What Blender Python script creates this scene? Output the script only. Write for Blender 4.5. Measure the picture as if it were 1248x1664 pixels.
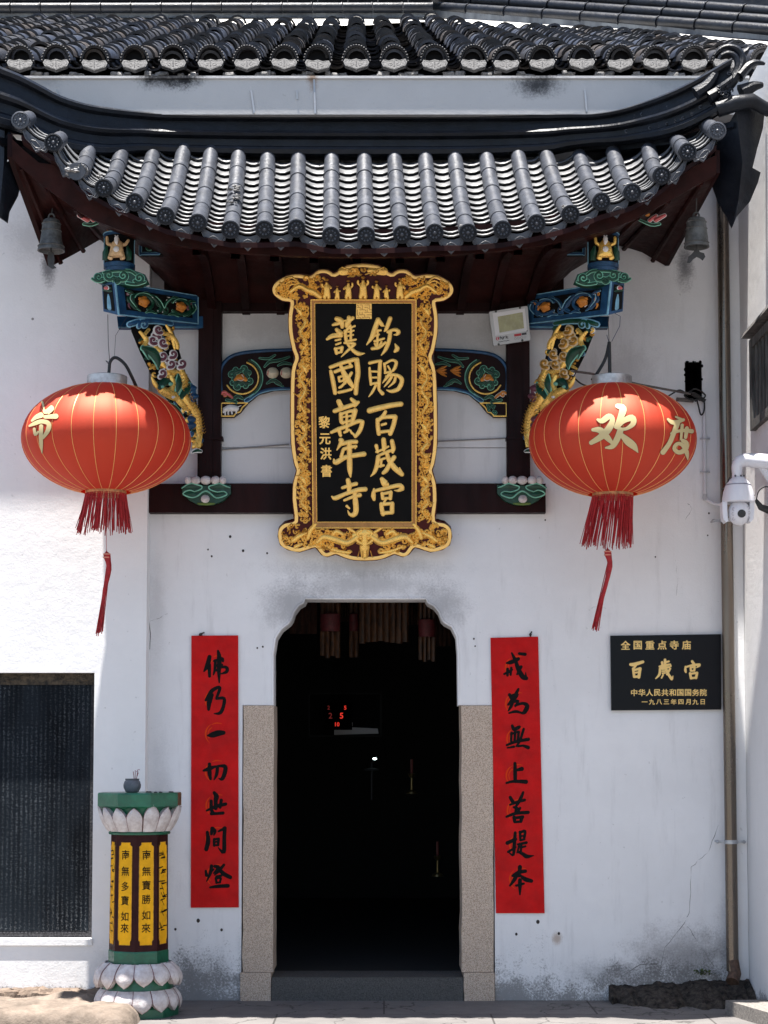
import bpy, bmesh, math, random
from mathutils import Vector, Matrix
for o in list(bpy.data.objects): bpy.data.objects.remove(o)
SC = bpy.context.scene
COL = SC.collection
R = math.radians

# ------------------------------------------------------------------ camera, sky, sun, exposure
F, CD, CH, TILT = 3000.0, 12.0, 1.6, R(4.0)
PX, PY = 624.0, 1220.0 - 3000.0*math.tan(R(4.0))
cd = bpy.data.cameras.new('camera'); cam = bpy.data.objects.new('camera', cd); COL.objects.link(cam)
cam.location = (0, -CD, CH); cam.rotation_euler = (R(90)+TILT, 0, 0)
cd.lens = F/1664*36; cd.sensor_width = 36; cd.sensor_fit = 'AUTO'
cd.shift_y = (PY-832)/1664; cd.clip_end = 2000; cd.clip_start = .1
SC.camera = cam
SUN = Vector((.085, .122, -1)).normalized()          # the way the light travels
w = bpy.data.worlds.new('World'); SC.world = w; w.use_nodes = True
nt = w.node_tree; sky = nt.nodes.new('ShaderNodeTexSky'); sky.sky_type = 'NISHITA'; sky.sun_disc = False
sky.sun_elevation = math.asin(-SUN.z); sky.sun_rotation = math.atan2(-SUN.x, -SUN.y)
nt.links.new(sky.outputs[0], nt.nodes['Background'].inputs[0]); nt.nodes['Background'].inputs[1].default_value = .062
sl = bpy.data.lights.new('sun', 'SUN'); sl.energy = 5.0; sl.angle = R(.5); sl.color = (1, .955, .90)
so = bpy.data.objects.new('sun', sl); COL.objects.link(so); so.location = (-2, -4, 20)
so.rotation_euler = SUN.to_track_quat('-Z', 'Y').to_euler()
SC.view_settings.view_transform = 'Standard'; SC.view_settings.look = 'None'
SC.view_settings.exposure = 1.74; SC.view_settings.gamma = 1
SC.cycles.max_bounces = 8; SC.cycles.diffuse_bounces = 5

# ------------------------------------------------------------------ from a point of the photograph to a point at a known depth
CT, ST = math.cos(TILT), math.sin(TILT)
CAM = Vector((0, -CD, CH))
def ray(px, py):
    x = (px-PX)/F; y = -(py-PY)/F
    return Vector((x, CT-y*ST, ST+y*CT))
def P(px, py, Y=0.0):
    d = ray(px, py); return CAM + d*((Y+CD)/d.y)
def PL(px, py, o, n):                                 # onto the plane through o with normal n
    d = ray(px, py); return CAM + d*((o-CAM).dot(n)/d.dot(n))
def mpp(Y=0.0): return (Y+CD)/F                      # metres per photo pixel at that depth
def lerp(a, b, t): return a+(b-a)*t
def interp(x, pts):
    if x <= pts[0][0]: return pts[0][1]
    for (a, b), (c, d) in zip(pts, pts[1:]):
        if x <= c: return lerp(b, d, (x-a)/(c-a))
    return pts[-1][1]
def spline(pts, n=4):                                 # Catmull-Rom through tuples
    if len(pts) < 3: 
        return [tuple(lerp(a, b, k/n) for a, b in zip(pts[0], pts[1])) for k in range(n+1)]
    out = []
    for i in range(len(pts)-1):
        p0 = pts[max(i-1, 0)]; p1 = pts[i]; p2 = pts[i+1]; p3 = pts[min(i+2, len(pts)-1)]
        for k in range(n):
            t = k/n
            out.append(tuple(.5*(2*b+(c-a)*t+(2*a-5*b+4*c-d)*t*t+(3*b-a-3*c+d)*t**3) for a, b, c, d in zip(p0, p1, p2, p3)))
    out.append(tuple(pts[-1])); return out

# ------------------------------------------------------------------ mesh building
class MB:
    def __init__(s): s.v = []; s.f = []; s.mi = []; s.cur = 0
    def add(s, vs, fs):
        b = len(s.v); s.v += [Vector(p) for p in vs]
        for f in fs: s.f.append([b+i for i in f]); s.mi.append(s.cur)
        return s
    def box(s, x0, x1, y0, y1, z0, z1):
        return s.hexa([(x0,y0,z0),(x1,y0,z0),(x1,y1,z0),(x0,y1,z0)], [(x0,y0,z1),(x1,y0,z1),(x1,y1,z1),(x0,y1,z1)])
    def hexa(s, a, b):
        return s.prism(a, b)
    def prism(s, a, b):                               # two matching outlines, joined
        n = len(a)
        return s.add(list(a)+list(b), [list(range(n))[::-1], list(range(n, 2*n))]+[[i, (i+1)%n, n+(i+1)%n, n+i] for i in range(n)])
    def extr(s, pts, d):
        d = Vector(d); pts = [Vector(p) for p in pts]
        return s.prism(pts, [p+d for p in pts])
    def grid(s, rows, closed=False):
        m = len(rows[0]); vs = [p for r in rows for p in r]; fs = []
        for i in range(len(rows)-1):
            for j in range(m if closed else m-1):
                k = (j+1) % m
                fs.append([i*m+j, i*m+k, (i+1)*m+k, (i+1)*m+j])
        return s.add(vs, fs)
    def slab(s, rows, d):                             # a sheet with thickness d (vector or function of point)
        m = len(rows[0]); n = len(rows)
        A = [Vector(p) for r in rows for p in r]; B = [p+Vector(d) for p in A]; N = len(A); fs = []
        for i in range(n-1):
            for j in range(m-1):
                q = [i*m+j, i*m+j+1, (i+1)*m+j+1, (i+1)*m+j]
                fs.append(q); fs.append([N+k for k in q[::-1]])
        rim = [j for j in range(m)]+[i*m+m-1 for i in range(1, n)]+[(n-1)*m+j for j in range(m-2, -1, -1)]+[i*m for i in range(n-2, 0, -1)]
        for a, b in zip(rim, rim[1:]+rim[:1]): fs.append([a, N+a, N+b, b])
        return s.add(A+B, fs)
    def tube(s, path, r, n=8, cap=True, squash=1.0):
        path = [Vector(p) for p in path]
        k = len(path); rs = r if isinstance(r, (list, tuple)) else [r]*k
        t0 = (path[1]-path[0]).normalized()
        up = Vector((0,0,1)) if abs(t0.z) < .9 else Vector((0,1,0))
        u = t0.cross(up).normalized(); rings = []
        for i, p in enumerate(path):
            t = (path[min(i+1, k-1)]-path[max(i-1, 0)])
            t = t.normalized() if t.length > 1e-9 else t0
            u = u-t*u.dot(t)
            u = u.normalized() if u.length > 1e-6 else t.orthogonal().normalized()
            v = t.cross(u)
            rings.append([p+(u*math.cos(2*math.pi*j/n)+v*math.sin(2*math.pi*j/n)*squash)*rs[i] for j in range(n)])
        b = len(s.v); s.grid(rings, True)
        if cap:
            s.f.append([b+j for j in range(n)][::-1]); s.mi.append(s.cur)
            e = b+(k-1)*n; s.f.append([e+j for j in range(n)]); s.mi.append(s.cur)
        return s
    def lathe(s, prof, c=(0,0,0), n=24, wob=None):
        c = Vector(c); rows = []
        for r_, z in prof:
            row = []
            for j in range(n):
                a = 2*math.pi*(j+.5)/n; q = r_*(wob(a, z) if wob else 1)
                row.append(c+Vector((q*math.cos(a), q*math.sin(a), z)))
            rows.append(row)
        b = len(s.v); s.grid(rows, True)
        s.f.append([b+j for j in range(n)][::-1]); s.mi.append(s.cur)
        e = b+(len(prof)-1)*n; s.f.append([e+j for j in range(n)]); s.mi.append(s.cur)
        return s
    def ball(s, c, r, n=8, m=6, ax=None):
        c = Vector(c); r = r if isinstance(r, (tuple, list)) else (r, r, r); rows = []
        for i in range(m+1):
            th = math.pi*(i/m)*.998+.001*math.pi
            row = [Vector((math.sin(th)*math.cos(2*math.pi*j/n)*r[0], math.sin(th)*math.sin(2*math.pi*j/n)*r[1], math.cos(th)*r[2])) for j in range(n)]
            if ax: row = [ax @ p for p in row]
            rows.append([c+p for p in row])
        return s.grid(rows, True)
    def stroke(s, pts, fn, dome=.35, n=5, base=-.1, lift=0, wide=1.0):
        """a brush stroke: pts (x, y, width) in px, fn(px, py, h) -> world, h in px"""
        q = spline([(a, b, c*wide) for a, b, c in pts], n)
        def cap(p, nx, sgn):
            dx, dy = nx[0]-p[0], nx[1]-p[1]; L = math.hypot(dx, dy) or 1
            dx, dy = dx/L, dy/L
            return [(p[0]-dx*p[2]*.5*c_, p[1]-dy*p[2]*.5*c_, p[2]*math.sqrt(max(0, 1-c_*c_))) for c_ in (.97, .75, .4)]
        q = cap(q[0], q[1], 1)+q+cap(q[-1], q[-2], 1)[::-1]
        rows = []
        for i, (x, y, w_) in enumerate(q):
            a = q[max(i-1, 0)]; b = q[min(i+1, len(q)-1)]
            dx, dy = b[0]-a[0], b[1]-a[1]; L = math.hypot(dx, dy) or 1
            nx, ny = -dy/L, dx/L
            rows.append([fn(x+nx*w_*k, y+ny*w_*k, lift+(base if abs(k) == .5 else dome*w_*(1 if k == 0 else .72))) for k in (-.5, -.28, 0, .28, .5)])
        return s.grid(rows)
    def build(s, name, mats, parent=None, smooth=40, label=None):
        me = bpy.data.meshes.new(name)
        off = Vector(parent['_w']) if parent is not None else Vector((0,0,0))
        me.from_pydata([p-off for p in s.v], [], s.f)
        mats = mats if isinstance(mats, (list, tuple)) else [mats]
        for m in mats: me.materials.append(m)
        me.polygons.foreach_set('material_index', s.mi)
        bm = bmesh.new(); bm.from_mesh(me); bmesh.ops.recalc_face_normals(bm, faces=bm.faces[:]); bm.to_mesh(me); bm.free()
        if smooth:
            me.polygons.foreach_set('use_smooth', [True]*len(me.polygons)); me.set_sharp_from_angle(angle=R(smooth))
        me.update()
        o = bpy.data.objects.new(name, me); COL.objects.link(o)
        o['_w'] = list(off)
        if parent is not None: o.parent = parent
        if label: o['label'] = label
        return o
def thing(name, label, cat, loc=(0,0,0), group=None):
    o = bpy.data.objects.new(name, None); COL.objects.link(o); o.location = loc; o.empty_display_size = .1
    o['_w'] = list(loc); o['label'] = label; o['category'] = cat
    if group: o['group'] = group
    return o
def tag(o, label, cat, group=None):
    o['label'] = label; o['category'] = cat
    if group: o['group'] = group
    return o
def struct(o, label, cat): o['label'] = label; o['category'] = cat; o['kind'] = 'structure'; return o

def skin(pts, rad, edges):                            # one continuous little body
    me = bpy.data.meshes.new('tmp'); me.from_pydata([Vector(p) for p in pts], edges, [])
    o = bpy.data.objects.new('tmp', me); COL.objects.link(o)
    o.modifiers.new('s', 'SKIN'); sd = o.modifiers.new('d', 'SUBSURF'); sd.levels = 1
    for v_, r_ in zip(me.skin_vertices[0].data, rad): v_.radius = (r_, r_)
    me.skin_vertices[0].data[0].use_root = True
    dg = bpy.context.evaluated_depsgraph_get(); ev = o.evaluated_get(dg); m2 = ev.to_mesh()
    vs = [v.co.copy() for v in m2.vertices]; fs = [list(p.vertices) for p in m2.polygons]
    ev.to_mesh_clear(); bpy.data.objects.remove(o); bpy.data.meshes.remove(me)
    return vs, fs
_gc = {}
def glyph(ch, bold=.0):
    if (ch, bold) in _gc: return _gc[(ch, bold)]
    cu = bpy.data.curves.new('t', 'FONT'); cu.body = ch; cu.size = 1; cu.offset = bold; cu.resolution_u = 3
    o = bpy.data.objects.new('t', cu); COL.objects.link(o)
    dg = bpy.context.evaluated_depsgraph_get(); ev = o.evaluated_get(dg); m2 = ev.to_mesh()
    vs = [(v.co.x, v.co.y) for v in m2.vertices]; fs = [list(p.vertices) for p in m2.polygons]
    ev.to_mesh_clear(); bpy.data.objects.remove(o); bpy.data.curves.remove(cu)
    x0 = min(v[0] for v in vs); x1 = max(v[0] for v in vs); y0 = min(v[1] for v in vs); y1 = max(v[1] for v in vs)
    vs = [(a-(x0+x1)/2, b-(y0+y1)/2) for a, b in vs]
    _gc[(ch, bold)] = (vs, fs); return vs, fs
def put_char(mb, ch, px, py, size, fn, bold=.0, h=.4, sx=1.0):   # size of the character's em in px
    vs, fs = glyph(ch, bold)
    mb.add([fn(px+a*size*sx, py-b*size, h) for a, b in vs], fs)
def put_bold(mb, ch, px, py, size, fn, sx=1.0):         # heavier type: two shifted copies at slightly different heights
    for i, (dx, dy) in enumerate(((-.026,-.016),(.026,.016),(-.022,.02),(.022,-.02),(.0,.0))): put_char(mb, ch, px+dx*size, py+dy*size, size, fn, 0, .4+i*.2, sx)
def brush(txt): return [[tuple(float(k) for k in p.split(',')) for p in st.split()] for st in txt.split(';') if st.strip()]

# ------------------------------------------------------------------ materials
def M(name, col, rough=.6, metal=0, var=0, vs=6, col2=None, bump=0, bs=40, spec=.5, coat=0, stretch=None, sheen=0, detail=6, tint=None):
    m = bpy.data.materials.new(name); m.use_nodes = True; t = m.node_tree; b = t.nodes['Principled BSDF']
    b.inputs['Roughness'].default_value = rough; b.inputs['Metallic'].default_value = metal
    b.inputs['Specular IOR Level'].default_value = spec; b.inputs['Coat Weight'].default_value = coat
    b.inputs['Base Color'].default_value = (*col, 1)
    g = t.nodes.new('ShaderNodeNewGeometry'); src = g.outputs['Position']
    if stretch:
        mp = t.nodes.new('ShaderNodeMapping'); mp.inputs['Scale'].default_value = stretch
        t.links.new(src, mp.inputs[0]); src = mp.outputs[0]
    def noise(sc, d=detail):
        n = t.nodes.new('ShaderNodeTexNoise'); n.inputs['Scale'].default_value = sc; n.inputs['Detail'].default_value = d
        n.inputs['Roughness'].default_value = .65
        t.links.new(src, n.inputs['Vector']); return n.outputs['Fac']
    if var or col2:
        rp = t.nodes.new('ShaderNodeValToRGB'); t.links.new(noise(vs), rp.inputs[0])
        c2 = col2 or tuple(c*(1-var) for c in col); c1 = col if col2 else tuple(min(1, c*(1+var*.5)) for c in col)
        rp.color_ramp.elements[0].position = .36; rp.color_ramp.elements[1].position = .64
        rp.color_ramp.elements[0].color = (*c2, 1); rp.color_ramp.elements[1].color = (*c1, 1)
        t.links.new(rp.outputs[0], b.inputs['Base Color'])
        rr = t.nodes.new('ShaderNodeMapRange'); t.links.new(noise(vs*3), rr.inputs[0])
        rr.inputs['From Min'].default_value = .3; rr.inputs['From Max'].default_value = .7
        rr.inputs['To Min'].default_value = max(.03, rough-.12); rr.inputs['To Max'].default_value = min(1, rough+.12)
        t.links.new(rr.outputs[0], b.inputs['Roughness'])
    if bump:
        bp = t.nodes.new('ShaderNodeBump'); bp.inputs['Strength'].default_value = min(1, bump); bp.inputs['Distance'].default_value = .01*max(1, bump)
        t.links.new(noise(bs), bp.inputs['Height']); t.links.new(bp.outputs[0], b.inputs['Normal'])
    if tint:                                          # large patches of another hue over the fine speckle
        src = b.inputs['Base Color'].links[0].from_socket; mx = t.nodes.new('ShaderNodeMix'); mx.data_type = 'RGBA'; mx.blend_type = 'MULTIPLY'
        r2 = t.nodes.new('ShaderNodeMapRange'); t.links.new(noise(tint[1], 4), r2.inputs[0]); r2.inputs['From Min'].default_value = .35; r2.inputs['From Max'].default_value = .65
        t.links.new(r2.outputs[0], mx.inputs[0]); t.links.new(src, mx.inputs[6]); mx.inputs[7].default_value = (*tint[0], 1); t.links.new(mx.outputs[2], b.inputs['Base Color'])
    return m
def plaster(name, col, stains=(), dots=True, base_z=None, base_h=.5, streak=.34):
    """white limewash: mottling, wide stains with ragged outlines, specks, grime rising from the ground"""
    m = bpy.data.materials.new(name); m.use_nodes = True; t = m.node_tree; N = t.nodes; L = t.links; b = N['Principled BSDF']
    b.inputs['Roughness'].default_value = .85; b.inputs['Specular IOR Level'].default_value = .25
    g = N.new('ShaderNodeNewGeometry'); pos = g.outputs['Position']
    def noise(sc, d=8, vec=None, ro=.65):
        n = N.new('ShaderNodeTexNoise'); n.inputs['Scale'].default_value = sc; n.inputs['Detail'].default_value = d; n.inputs['Roughness'].default_value = ro
        L.new(vec or pos, n.inputs['Vector']); return n.outputs['Fac']
    def rng(v, a, c, lo=0, hi=1):
        r = N.new('ShaderNodeMapRange'); r.interpolation_type = 'SMOOTHSTEP'; L.new(v, r.inputs[0])
        for k, x in zip(('From Min','From Max','To Min','To Max'), (a, c, lo, hi)): r.inputs[k].default_value = x
        return r.outputs[0]
    def mth(op, a, c):
        n = N.new('ShaderNodeMath'); n.operation = op
        for i, x in enumerate((a, c)):
            if isinstance(x, (int, float)): n.inputs[i].default_value = x
            else: L.new(x, n.inputs[i])
        return n.outputs[0]
    def mix(f, a, c):
        n = N.new('ShaderNodeMix'); n.data_type = 'RGBA'
        L.new(f, n.inputs[0])
        for i, x in ((6, a), (7, c)):
            if isinstance(x, tuple): n.inputs[i].default_value = (*x, 1)
            else: L.new(x, n.inputs[i])
        return n.outputs[2]
    c = mix(rng(noise(1.6), .35, .7), tuple(x*.93 for x in col), col)
    mp = N.new('ShaderNodeMapping'); mp.inputs['Scale'].default_value = (5, 5, .7); L.new(pos, mp.inputs[0])
    c = mix(mth('MULTIPLY', rng(noise(2.2, 8, mp.outputs[0]), .52, .75), streak), c, (.46, .45, .45))
    c = mix(mth('MULTIPLY', rng(noise(.9, 5), .5, .75), .35), c, tuple(x*y for x, y in zip(col, (.86,.84,.84))))
    rag = noise(9, 10); fine = noise(75, 5, None, .8)
    for (px, py, rx, rz, stg, sc_) in stains:
        o = P(px, py, 0)
        v1 = N.new('ShaderNodeVectorMath'); v1.operation = 'SUBTRACT'; L.new(pos, v1.inputs[0]); v1.inputs[1].default_value = o
        v2 = N.new('ShaderNodeVectorMath'); v2.operation = 'MULTIPLY'; L.new(v1.outputs[0], v2.inputs[0]); v2.inputs[1].default_value = (250/rx, 0, 250/rz)
        v3 = N.new('ShaderNodeVectorMath'); v3.operation = 'LENGTH'; L.new(v2.outputs[0], v3.inputs[0])
        d = mth('ADD', v3.outputs['Value'], mth('MULTIPLY', mth('SUBTRACT', rag, .5), 1.1))
        d = mth('ADD', d, mth('MULTIPLY', mth('SUBTRACT', fine, .5), 1.2))
        c = mix(mth('MULTIPLY', rng(d, 1.05, .1), stg), c, sc_)
    if base_z is not None:
        sp = N.new('ShaderNodeSeparateXYZ'); L.new(pos, sp.inputs[0])
        hgt = mth('DIVIDE', mth('SUBTRACT', sp.outputs[2], base_z), base_h)
        big = noise(1.3, 3); 
        k = mth('ADD', hgt, mth('MULTIPLY', mth('SUBTRACT', rag, .5), 1.6))
        k = mth('ADD', k, mth('MULTIPLY', mth('SUBTRACT', big, .5), 2.2))
        k = mth('ADD', k, mth('MULTIPLY', mth('SUBTRACT', fine, .5), 2.6))
        c = mix(mth('MULTIPLY', rng(k, .7, .15), .8), c, (.16, .155, .15))
    if dots:
        vo = N.new('ShaderNodeTexVoronoi'); vo.inputs['Scale'].default_value = 7; L.new(pos, vo.inputs['Vector'])
        sep = N.new('ShaderNodeSeparateColor'); L.new(vo.outputs['Color'], sep.inputs[0])
        hit = mth('MULTIPLY', rng(vo.outputs['Distance'], .07, .05), rng(sep.outputs[0], .955, .965))
        c = mix(mth('MULTIPLY', hit, .75), c, (.07, .065, .06))
        c = mix(mth('MULTIPLY', rng(noise(26, 4), .66, .72), .35), c, (.3, .29, .28))
    L.new(c, b.inputs['Base Color'])
    bp = N.new('ShaderNodeBump'); bp.inputs['Strength'].default_value = .24; bp.inputs['Distance'].default_value = .005
    L.new(mth('ADD', mth('MULTIPLY', noise(14), 2.0), mth('ADD', noise(90), mth('MULTIPLY', noise(3), 2.5))), bp.inputs['Height']); L.new(bp.outputs[0], b.inputs['Normal'])
    return m
SOOT = (.10, .10, .11); GRIME = (.25, .24, .24); RUST = (.32, .19, .09)
m_wall = plaster('limewash', (.80, .795, .80), [
    (592, 922, 190, 22, .45, GRIME), (480, 985, 74, 55, .5, SOOT), (716, 985, 60, 50, .46, SOOT), (595, 950, 150, 30, .5, GRIME),
    (1120, 1560, 130, 70, .8, GRIME), (1010, 1585, 110, 34, .5, SOOT), (330, 1590, 70, 60, .35, GRIME), (1112, 430, 20, 50, .85, SOOT), (1065, 480, 80, 90, .3, (.5,.48,.47)),
    (1020, 600, 60, 60, .25, GRIME), (905, 1525, 10, 14, .6, RUST), (1190, 1550, 40, 110, .5, GRIME), (262, 1340, 26, 200, .25, GRIME),
    (700, 600, 500, 60, .12, GRIME), (255, 1000, 20, 120, .22, GRIME)], base_z=0, base_h=.42)
m_wall2 = plaster('limewash_side', (.82, .815, .81), [
    (85, 440, 16, 45, .8, SOOT), (60, 400, 60, 50, .3, GRIME), (200, 1560, 50, 40, .3, GRIME)], base_z=.05, base_h=.12, streak=.07)
m_board = plaster('white_boards', (.72, .71, .71), [(420, 530, 80, 40, .3, GRIME), (760, 540, 70, 40, .3, GRIME)], dots=False)
m_maroon = M('maroon_paint', (.016, .0036, .0034), .5, spec=.12, var=.5, vs=5, bump=.25, bs=30, stretch=(1, 1, .25))
m_oxred = M('oxide_red_paint', (.024, .0054, .0044), .55, spec=.12, var=.45, vs=6, bump=.2, bs=30)
m_wine = M('wine_lacquer', (.06, .003, .003), .4, var=.25, vs=8, spec=.2)
m_tile = M('grey_glazed_tile', (.046, .051, .064), .40, var=.35, vs=14, bump=.3, bs=60, spec=.6)
m_pan = M('pan_tile', (.10, .103, .108), .5, var=.4, vs=12, bump=.3, bs=50, spec=.6)
m_darktile = M('dark_ridge_tile', (.007, .009, .014), .42, var=.5, vs=7, bump=.35, bs=45, spec=.28)
m_mortar = M('lime_mortar', (.28, .275, .27), .9, var=.5, vs=25, bump=1, bs=60)
m_roof = M('black_roof_tile', (.012, .012, .014), .5, vs=3.5, col2=(.030, .028, .029), bump=.6, bs=40, spec=.35)
m_roofb = M('blue_black_roof_tile', (.014, .017, .027), .42, vs=5, col2=(.032, .036, .05), bump=.6, bs=40, spec=.45)
m_roofc = M('brown_black_roof_tile', (.020, .016, .014), .6, vs=5, col2=(.05, .040, .034), bump=.8, bs=40, spec=.3)
m_relief = M('grey_relief_tile', (.060, .060, .063), .6, var=.6, vs=70, bump=1, bs=90)
m_steel = M('dull_steel', (.42, .43, .45), .42, metal=.55, var=.15, vs=3)
m_gold = M('gold_leaf', (1.0, .60, .14), .30, metal=.5, var=.12, vs=20, spec=.6)
m_goldrim = M('gilt_band', (1.0, .64, .20), .36, metal=.4, var=.05, vs=6)
m_goldd = M('old_gold', (.60, .30, .05), .36, metal=.6, var=.45, vs=40)
m_goldch = M('gilded_character', (.95, .60, .16), .36, metal=.35, var=.12, vs=30)
m_brass = M('brown_gold_moulding', (.42, .19, .05), .35, metal=.4, var=.25, vs=12)
m_black = M('black_lacquer', (.004, .004, .0045), .45, var=.3, vs=6, spec=.08)
m_ink = M('black_ink', (.008, .007, .007), .7, spec=.08)
m_blue = M('blue_paint', (.010, .062, .15), .45, var=.4, vs=14)
m_bluel = M('pale_blue_paint', (.20, .42, .55), .5, var=.3, vs=20)
m_green = M('green_paint', (.005, .055, .030), .42, var=.45, vs=16)
m_greenl = M('pale_green_paint', (.20, .50, .36), .5, var=.35, vs=20)
m_orange = M('orange_paint', (.62, .22, .03), .5, var=.3, vs=25)
m_mauve = M('mauve_paint', (.15, .045, .07), .5, var=.3, vs=25)
m_white = M('white_paint', (.74, .72, .70), .55, var=.15, vs=20)
m_pink = M('pink_paint', (.60, .13, .13), .5, var=.3, vs=30)
m_bed = M('black_paint_and_shade', (.006, .0055, .006), .6, spec=.12)
m_granite = M('granite', (.74, .64, .54), .8, vs=210, col2=(.34, .27, .215), bump=.7, bs=150, detail=2, tint=((.88,.68,.52), 2.6), spec=.25)
m_red = M('red_paper', (.54, .003, .003), .6, var=.22, vs=5, spec=.2, bump=.5, bs=9)
m_stone = M('rough_sandstone', (.21, .165, .13), .9, vs=7, col2=(.10, .078, .06), bump=1.4, bs=18)
m_soil = M('dark_damp_stone', (.085, .070, .058), .9, vs=22, col2=(.012, .011, .010), bump=2, bs=35, spec=.2)
m_bell = M('aged_bronze', (.115, .118, .115), .55, metal=.3, var=.5, vs=18, bump=.4, bs=50)
m_plasticw = M('white_plastic', (.68, .68, .70), .4)
m_cable = M('black_cable', (.010, .010, .010), .5)
m_galv = M('galvanised_tin', (.50, .50, .50), .4, metal=.6, var=.35, vs=14)
m_zenwhite = M('lotus_white', (.66, .62, .61), .75, vs=22, col2=(.46, .40, .385), bump=.8, bs=35)
# ================================================================== ground and walls
random.seed(5)
def ground_mat():
    m = M('pavement', (.165, .154, .145), .85, vs=3.2, col2=(.125, .117, .112), bump=.6, bs=50)
    t = m.node_tree; N = t.nodes; L = t.links; b = N['Principled BSDF']
    src = b.inputs['Base Color'].links[0].from_socket
    br = N.new('ShaderNodeTexBrick'); br.inputs['Scale'].default_value = 1; br.inputs['Brick Width'].default_value = 1.3; br.inputs['Row Height'].default_value = .62
    br.inputs['Mortar Size'].default_value = .006; br.inputs['Color1'].default_value = (1,1,1,1); br.inputs['Color2'].default_value = (.86,.86,.88,1); br.inputs['Mortar'].default_value = (.3,.29,.28,1)
    g = N.new('ShaderNodeNewGeometry'); L.new(g.outputs['Position'], br.inputs['Vector'])
    mx = N.new('ShaderNodeMix'); mx.data_type = 'RGBA'; mx.blend_type = 'MULTIPLY'; mx.inputs[0].default_value = 1
    L.new(src, mx.inputs[6]); L.new(br.outputs[0], mx.inputs[7])
    vo = N.new('ShaderNodeTexVoronoi'); vo.feature = 'DISTANCE_TO_EDGE'; vo.inputs['Scale'].default_value = 1.4; ns = N.new('ShaderNodeTexNoise'); ns.inputs['Scale'].default_value = 5; ns.inputs['Detail'].default_value = 8
    ad = N.new('ShaderNodeVectorMath'); ad.operation = 'MULTIPLY_ADD'; L.new(g.outputs['Position'], ns.inputs['Vector']); L.new(ns.outputs['Color'], ad.inputs[0]); ad.inputs[1].default_value = (.35,.35,.35); L.new(g.outputs['Position'], ad.inputs[2]); L.new(ad.outputs[0], vo.inputs['Vector'])
    cr = N.new('ShaderNodeMapRange'); L.new(vo.outputs['Distance'], cr.inputs[0]); cr.inputs['From Min'].default_value = .004; cr.inputs['From Max'].default_value = .012; cr.inputs['To Min'].default_value = .8; cr.inputs['To Max'].default_value = 0
    m2 = N.new('ShaderNodeMix'); m2.data_type = 'RGBA'; L.new(cr.outputs[0], m2.inputs[0]); L.new(mx.outputs[2], m2.inputs[6]); m2.inputs[7].default_value = (.03,.028,.026,1); L.new(m2.outputs[2], b.inputs['Base Color'])
    return m
m_ground = ground_mat()
g = MB().add([(-60,-80,0),(60,-80,0),(60,40,0),(-60,40,0)], [[0,1,2,3]])
struct(g.build('ground', m_ground, smooth=0), 'pale concrete paving in front of the temple gate, sunlit beyond the roof shadow', 'pavement')

DOOR_L = [(443,1146),(443,1062),(447,1036),(456,1022),(469,1012),(473,1006),(477,994),(485,983),(493,979),(496,972)]
DOOR_R = [(692,972),(696,979),(706,984),(714,994),(719,1007),(724,1012),(735,1018),(743,1034),(745,1062),(746,1146)]
GW = .35
def zz(py, Y=0): return P(624, py, Y).z
def xx(px, Y=0): return P(px, 1010, Y).x
ZT = 6.0
gate = thing('gate_wall', 'whitewashed front wall of the gate with the scalloped doorway cut through it', 'wall', (xx(592), 0, 0))
XL, XR = xx(238), xx(1206)
hx0, hx1, hz0, hz1 = xx(1117.5), xx(1145.5), zz(650), zz(588)
out = [Vector((XL,0,-.05)), Vector((XL,0,ZT)), Vector((hx0,0,ZT)), Vector((hx0,0,hz1)), Vector((hx0,0,hz0)), Vector((hx0,0,-.05)), Vector((xx(802),0,-.05)), Vector((xx(802),0,zz(1146)))]
out += [P(a, b, 0) for a, b in DOOR_R[::-1]]+[P(a, b, 0) for a, b in DOOR_L[::-1]]+[Vector((xx(395),0,zz(1146))), Vector((xx(395),0,-.05))]
b = MB().extr(out, (0, GW, 0))
b.box(hx0, hx1, 0, GW, hz1, ZT); b.box(hx0, hx1, 0, GW, -.05, hz0); b.box(hx1, XR, 0, GW, -.05, ZT)
o = b.build('wall_face', m_wall, gate, smooth=0)
# left reveal of the arch is splayed a little, plaster lip round the opening
lip = MB()
lpts = [P(a, b_, -.004) for a, b_ in DOOR_L+DOOR_R]
lip.tube([p+Vector((0, .006, 0)) for p in lpts], .009, 6)
lip.build('arch_lip', m_wall, gate)
hb = MB(); r_ = random.Random(3)
hb.add([(hx0-.01,GW-.02,hz0-.01),(hx1+.01,GW-.02,hz0-.01),(hx1+.01,GW-.02,hz1+.01),(hx0-.01,GW-.02,hz1+.01)], [[0,1,2,3]])  # black lining added as the deep shade in the hole, with a ragged rim
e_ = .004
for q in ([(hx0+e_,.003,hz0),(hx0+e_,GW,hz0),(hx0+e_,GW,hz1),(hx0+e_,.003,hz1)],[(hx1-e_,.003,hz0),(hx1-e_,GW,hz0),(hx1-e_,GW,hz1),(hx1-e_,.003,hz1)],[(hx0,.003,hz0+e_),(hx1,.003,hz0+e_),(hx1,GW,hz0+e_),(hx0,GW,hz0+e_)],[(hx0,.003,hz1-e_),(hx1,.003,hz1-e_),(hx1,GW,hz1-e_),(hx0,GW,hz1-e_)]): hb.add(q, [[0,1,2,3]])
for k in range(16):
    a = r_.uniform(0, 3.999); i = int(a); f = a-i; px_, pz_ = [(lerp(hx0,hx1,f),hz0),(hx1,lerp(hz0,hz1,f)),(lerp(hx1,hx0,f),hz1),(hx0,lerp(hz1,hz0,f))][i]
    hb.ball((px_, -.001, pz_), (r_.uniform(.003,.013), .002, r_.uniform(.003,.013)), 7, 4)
hb.build('hole_shade_lining', M('hole_shade', (.004,.004,.004), .95, spec=.05), gate, smooth=0)
ck = MB()
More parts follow.
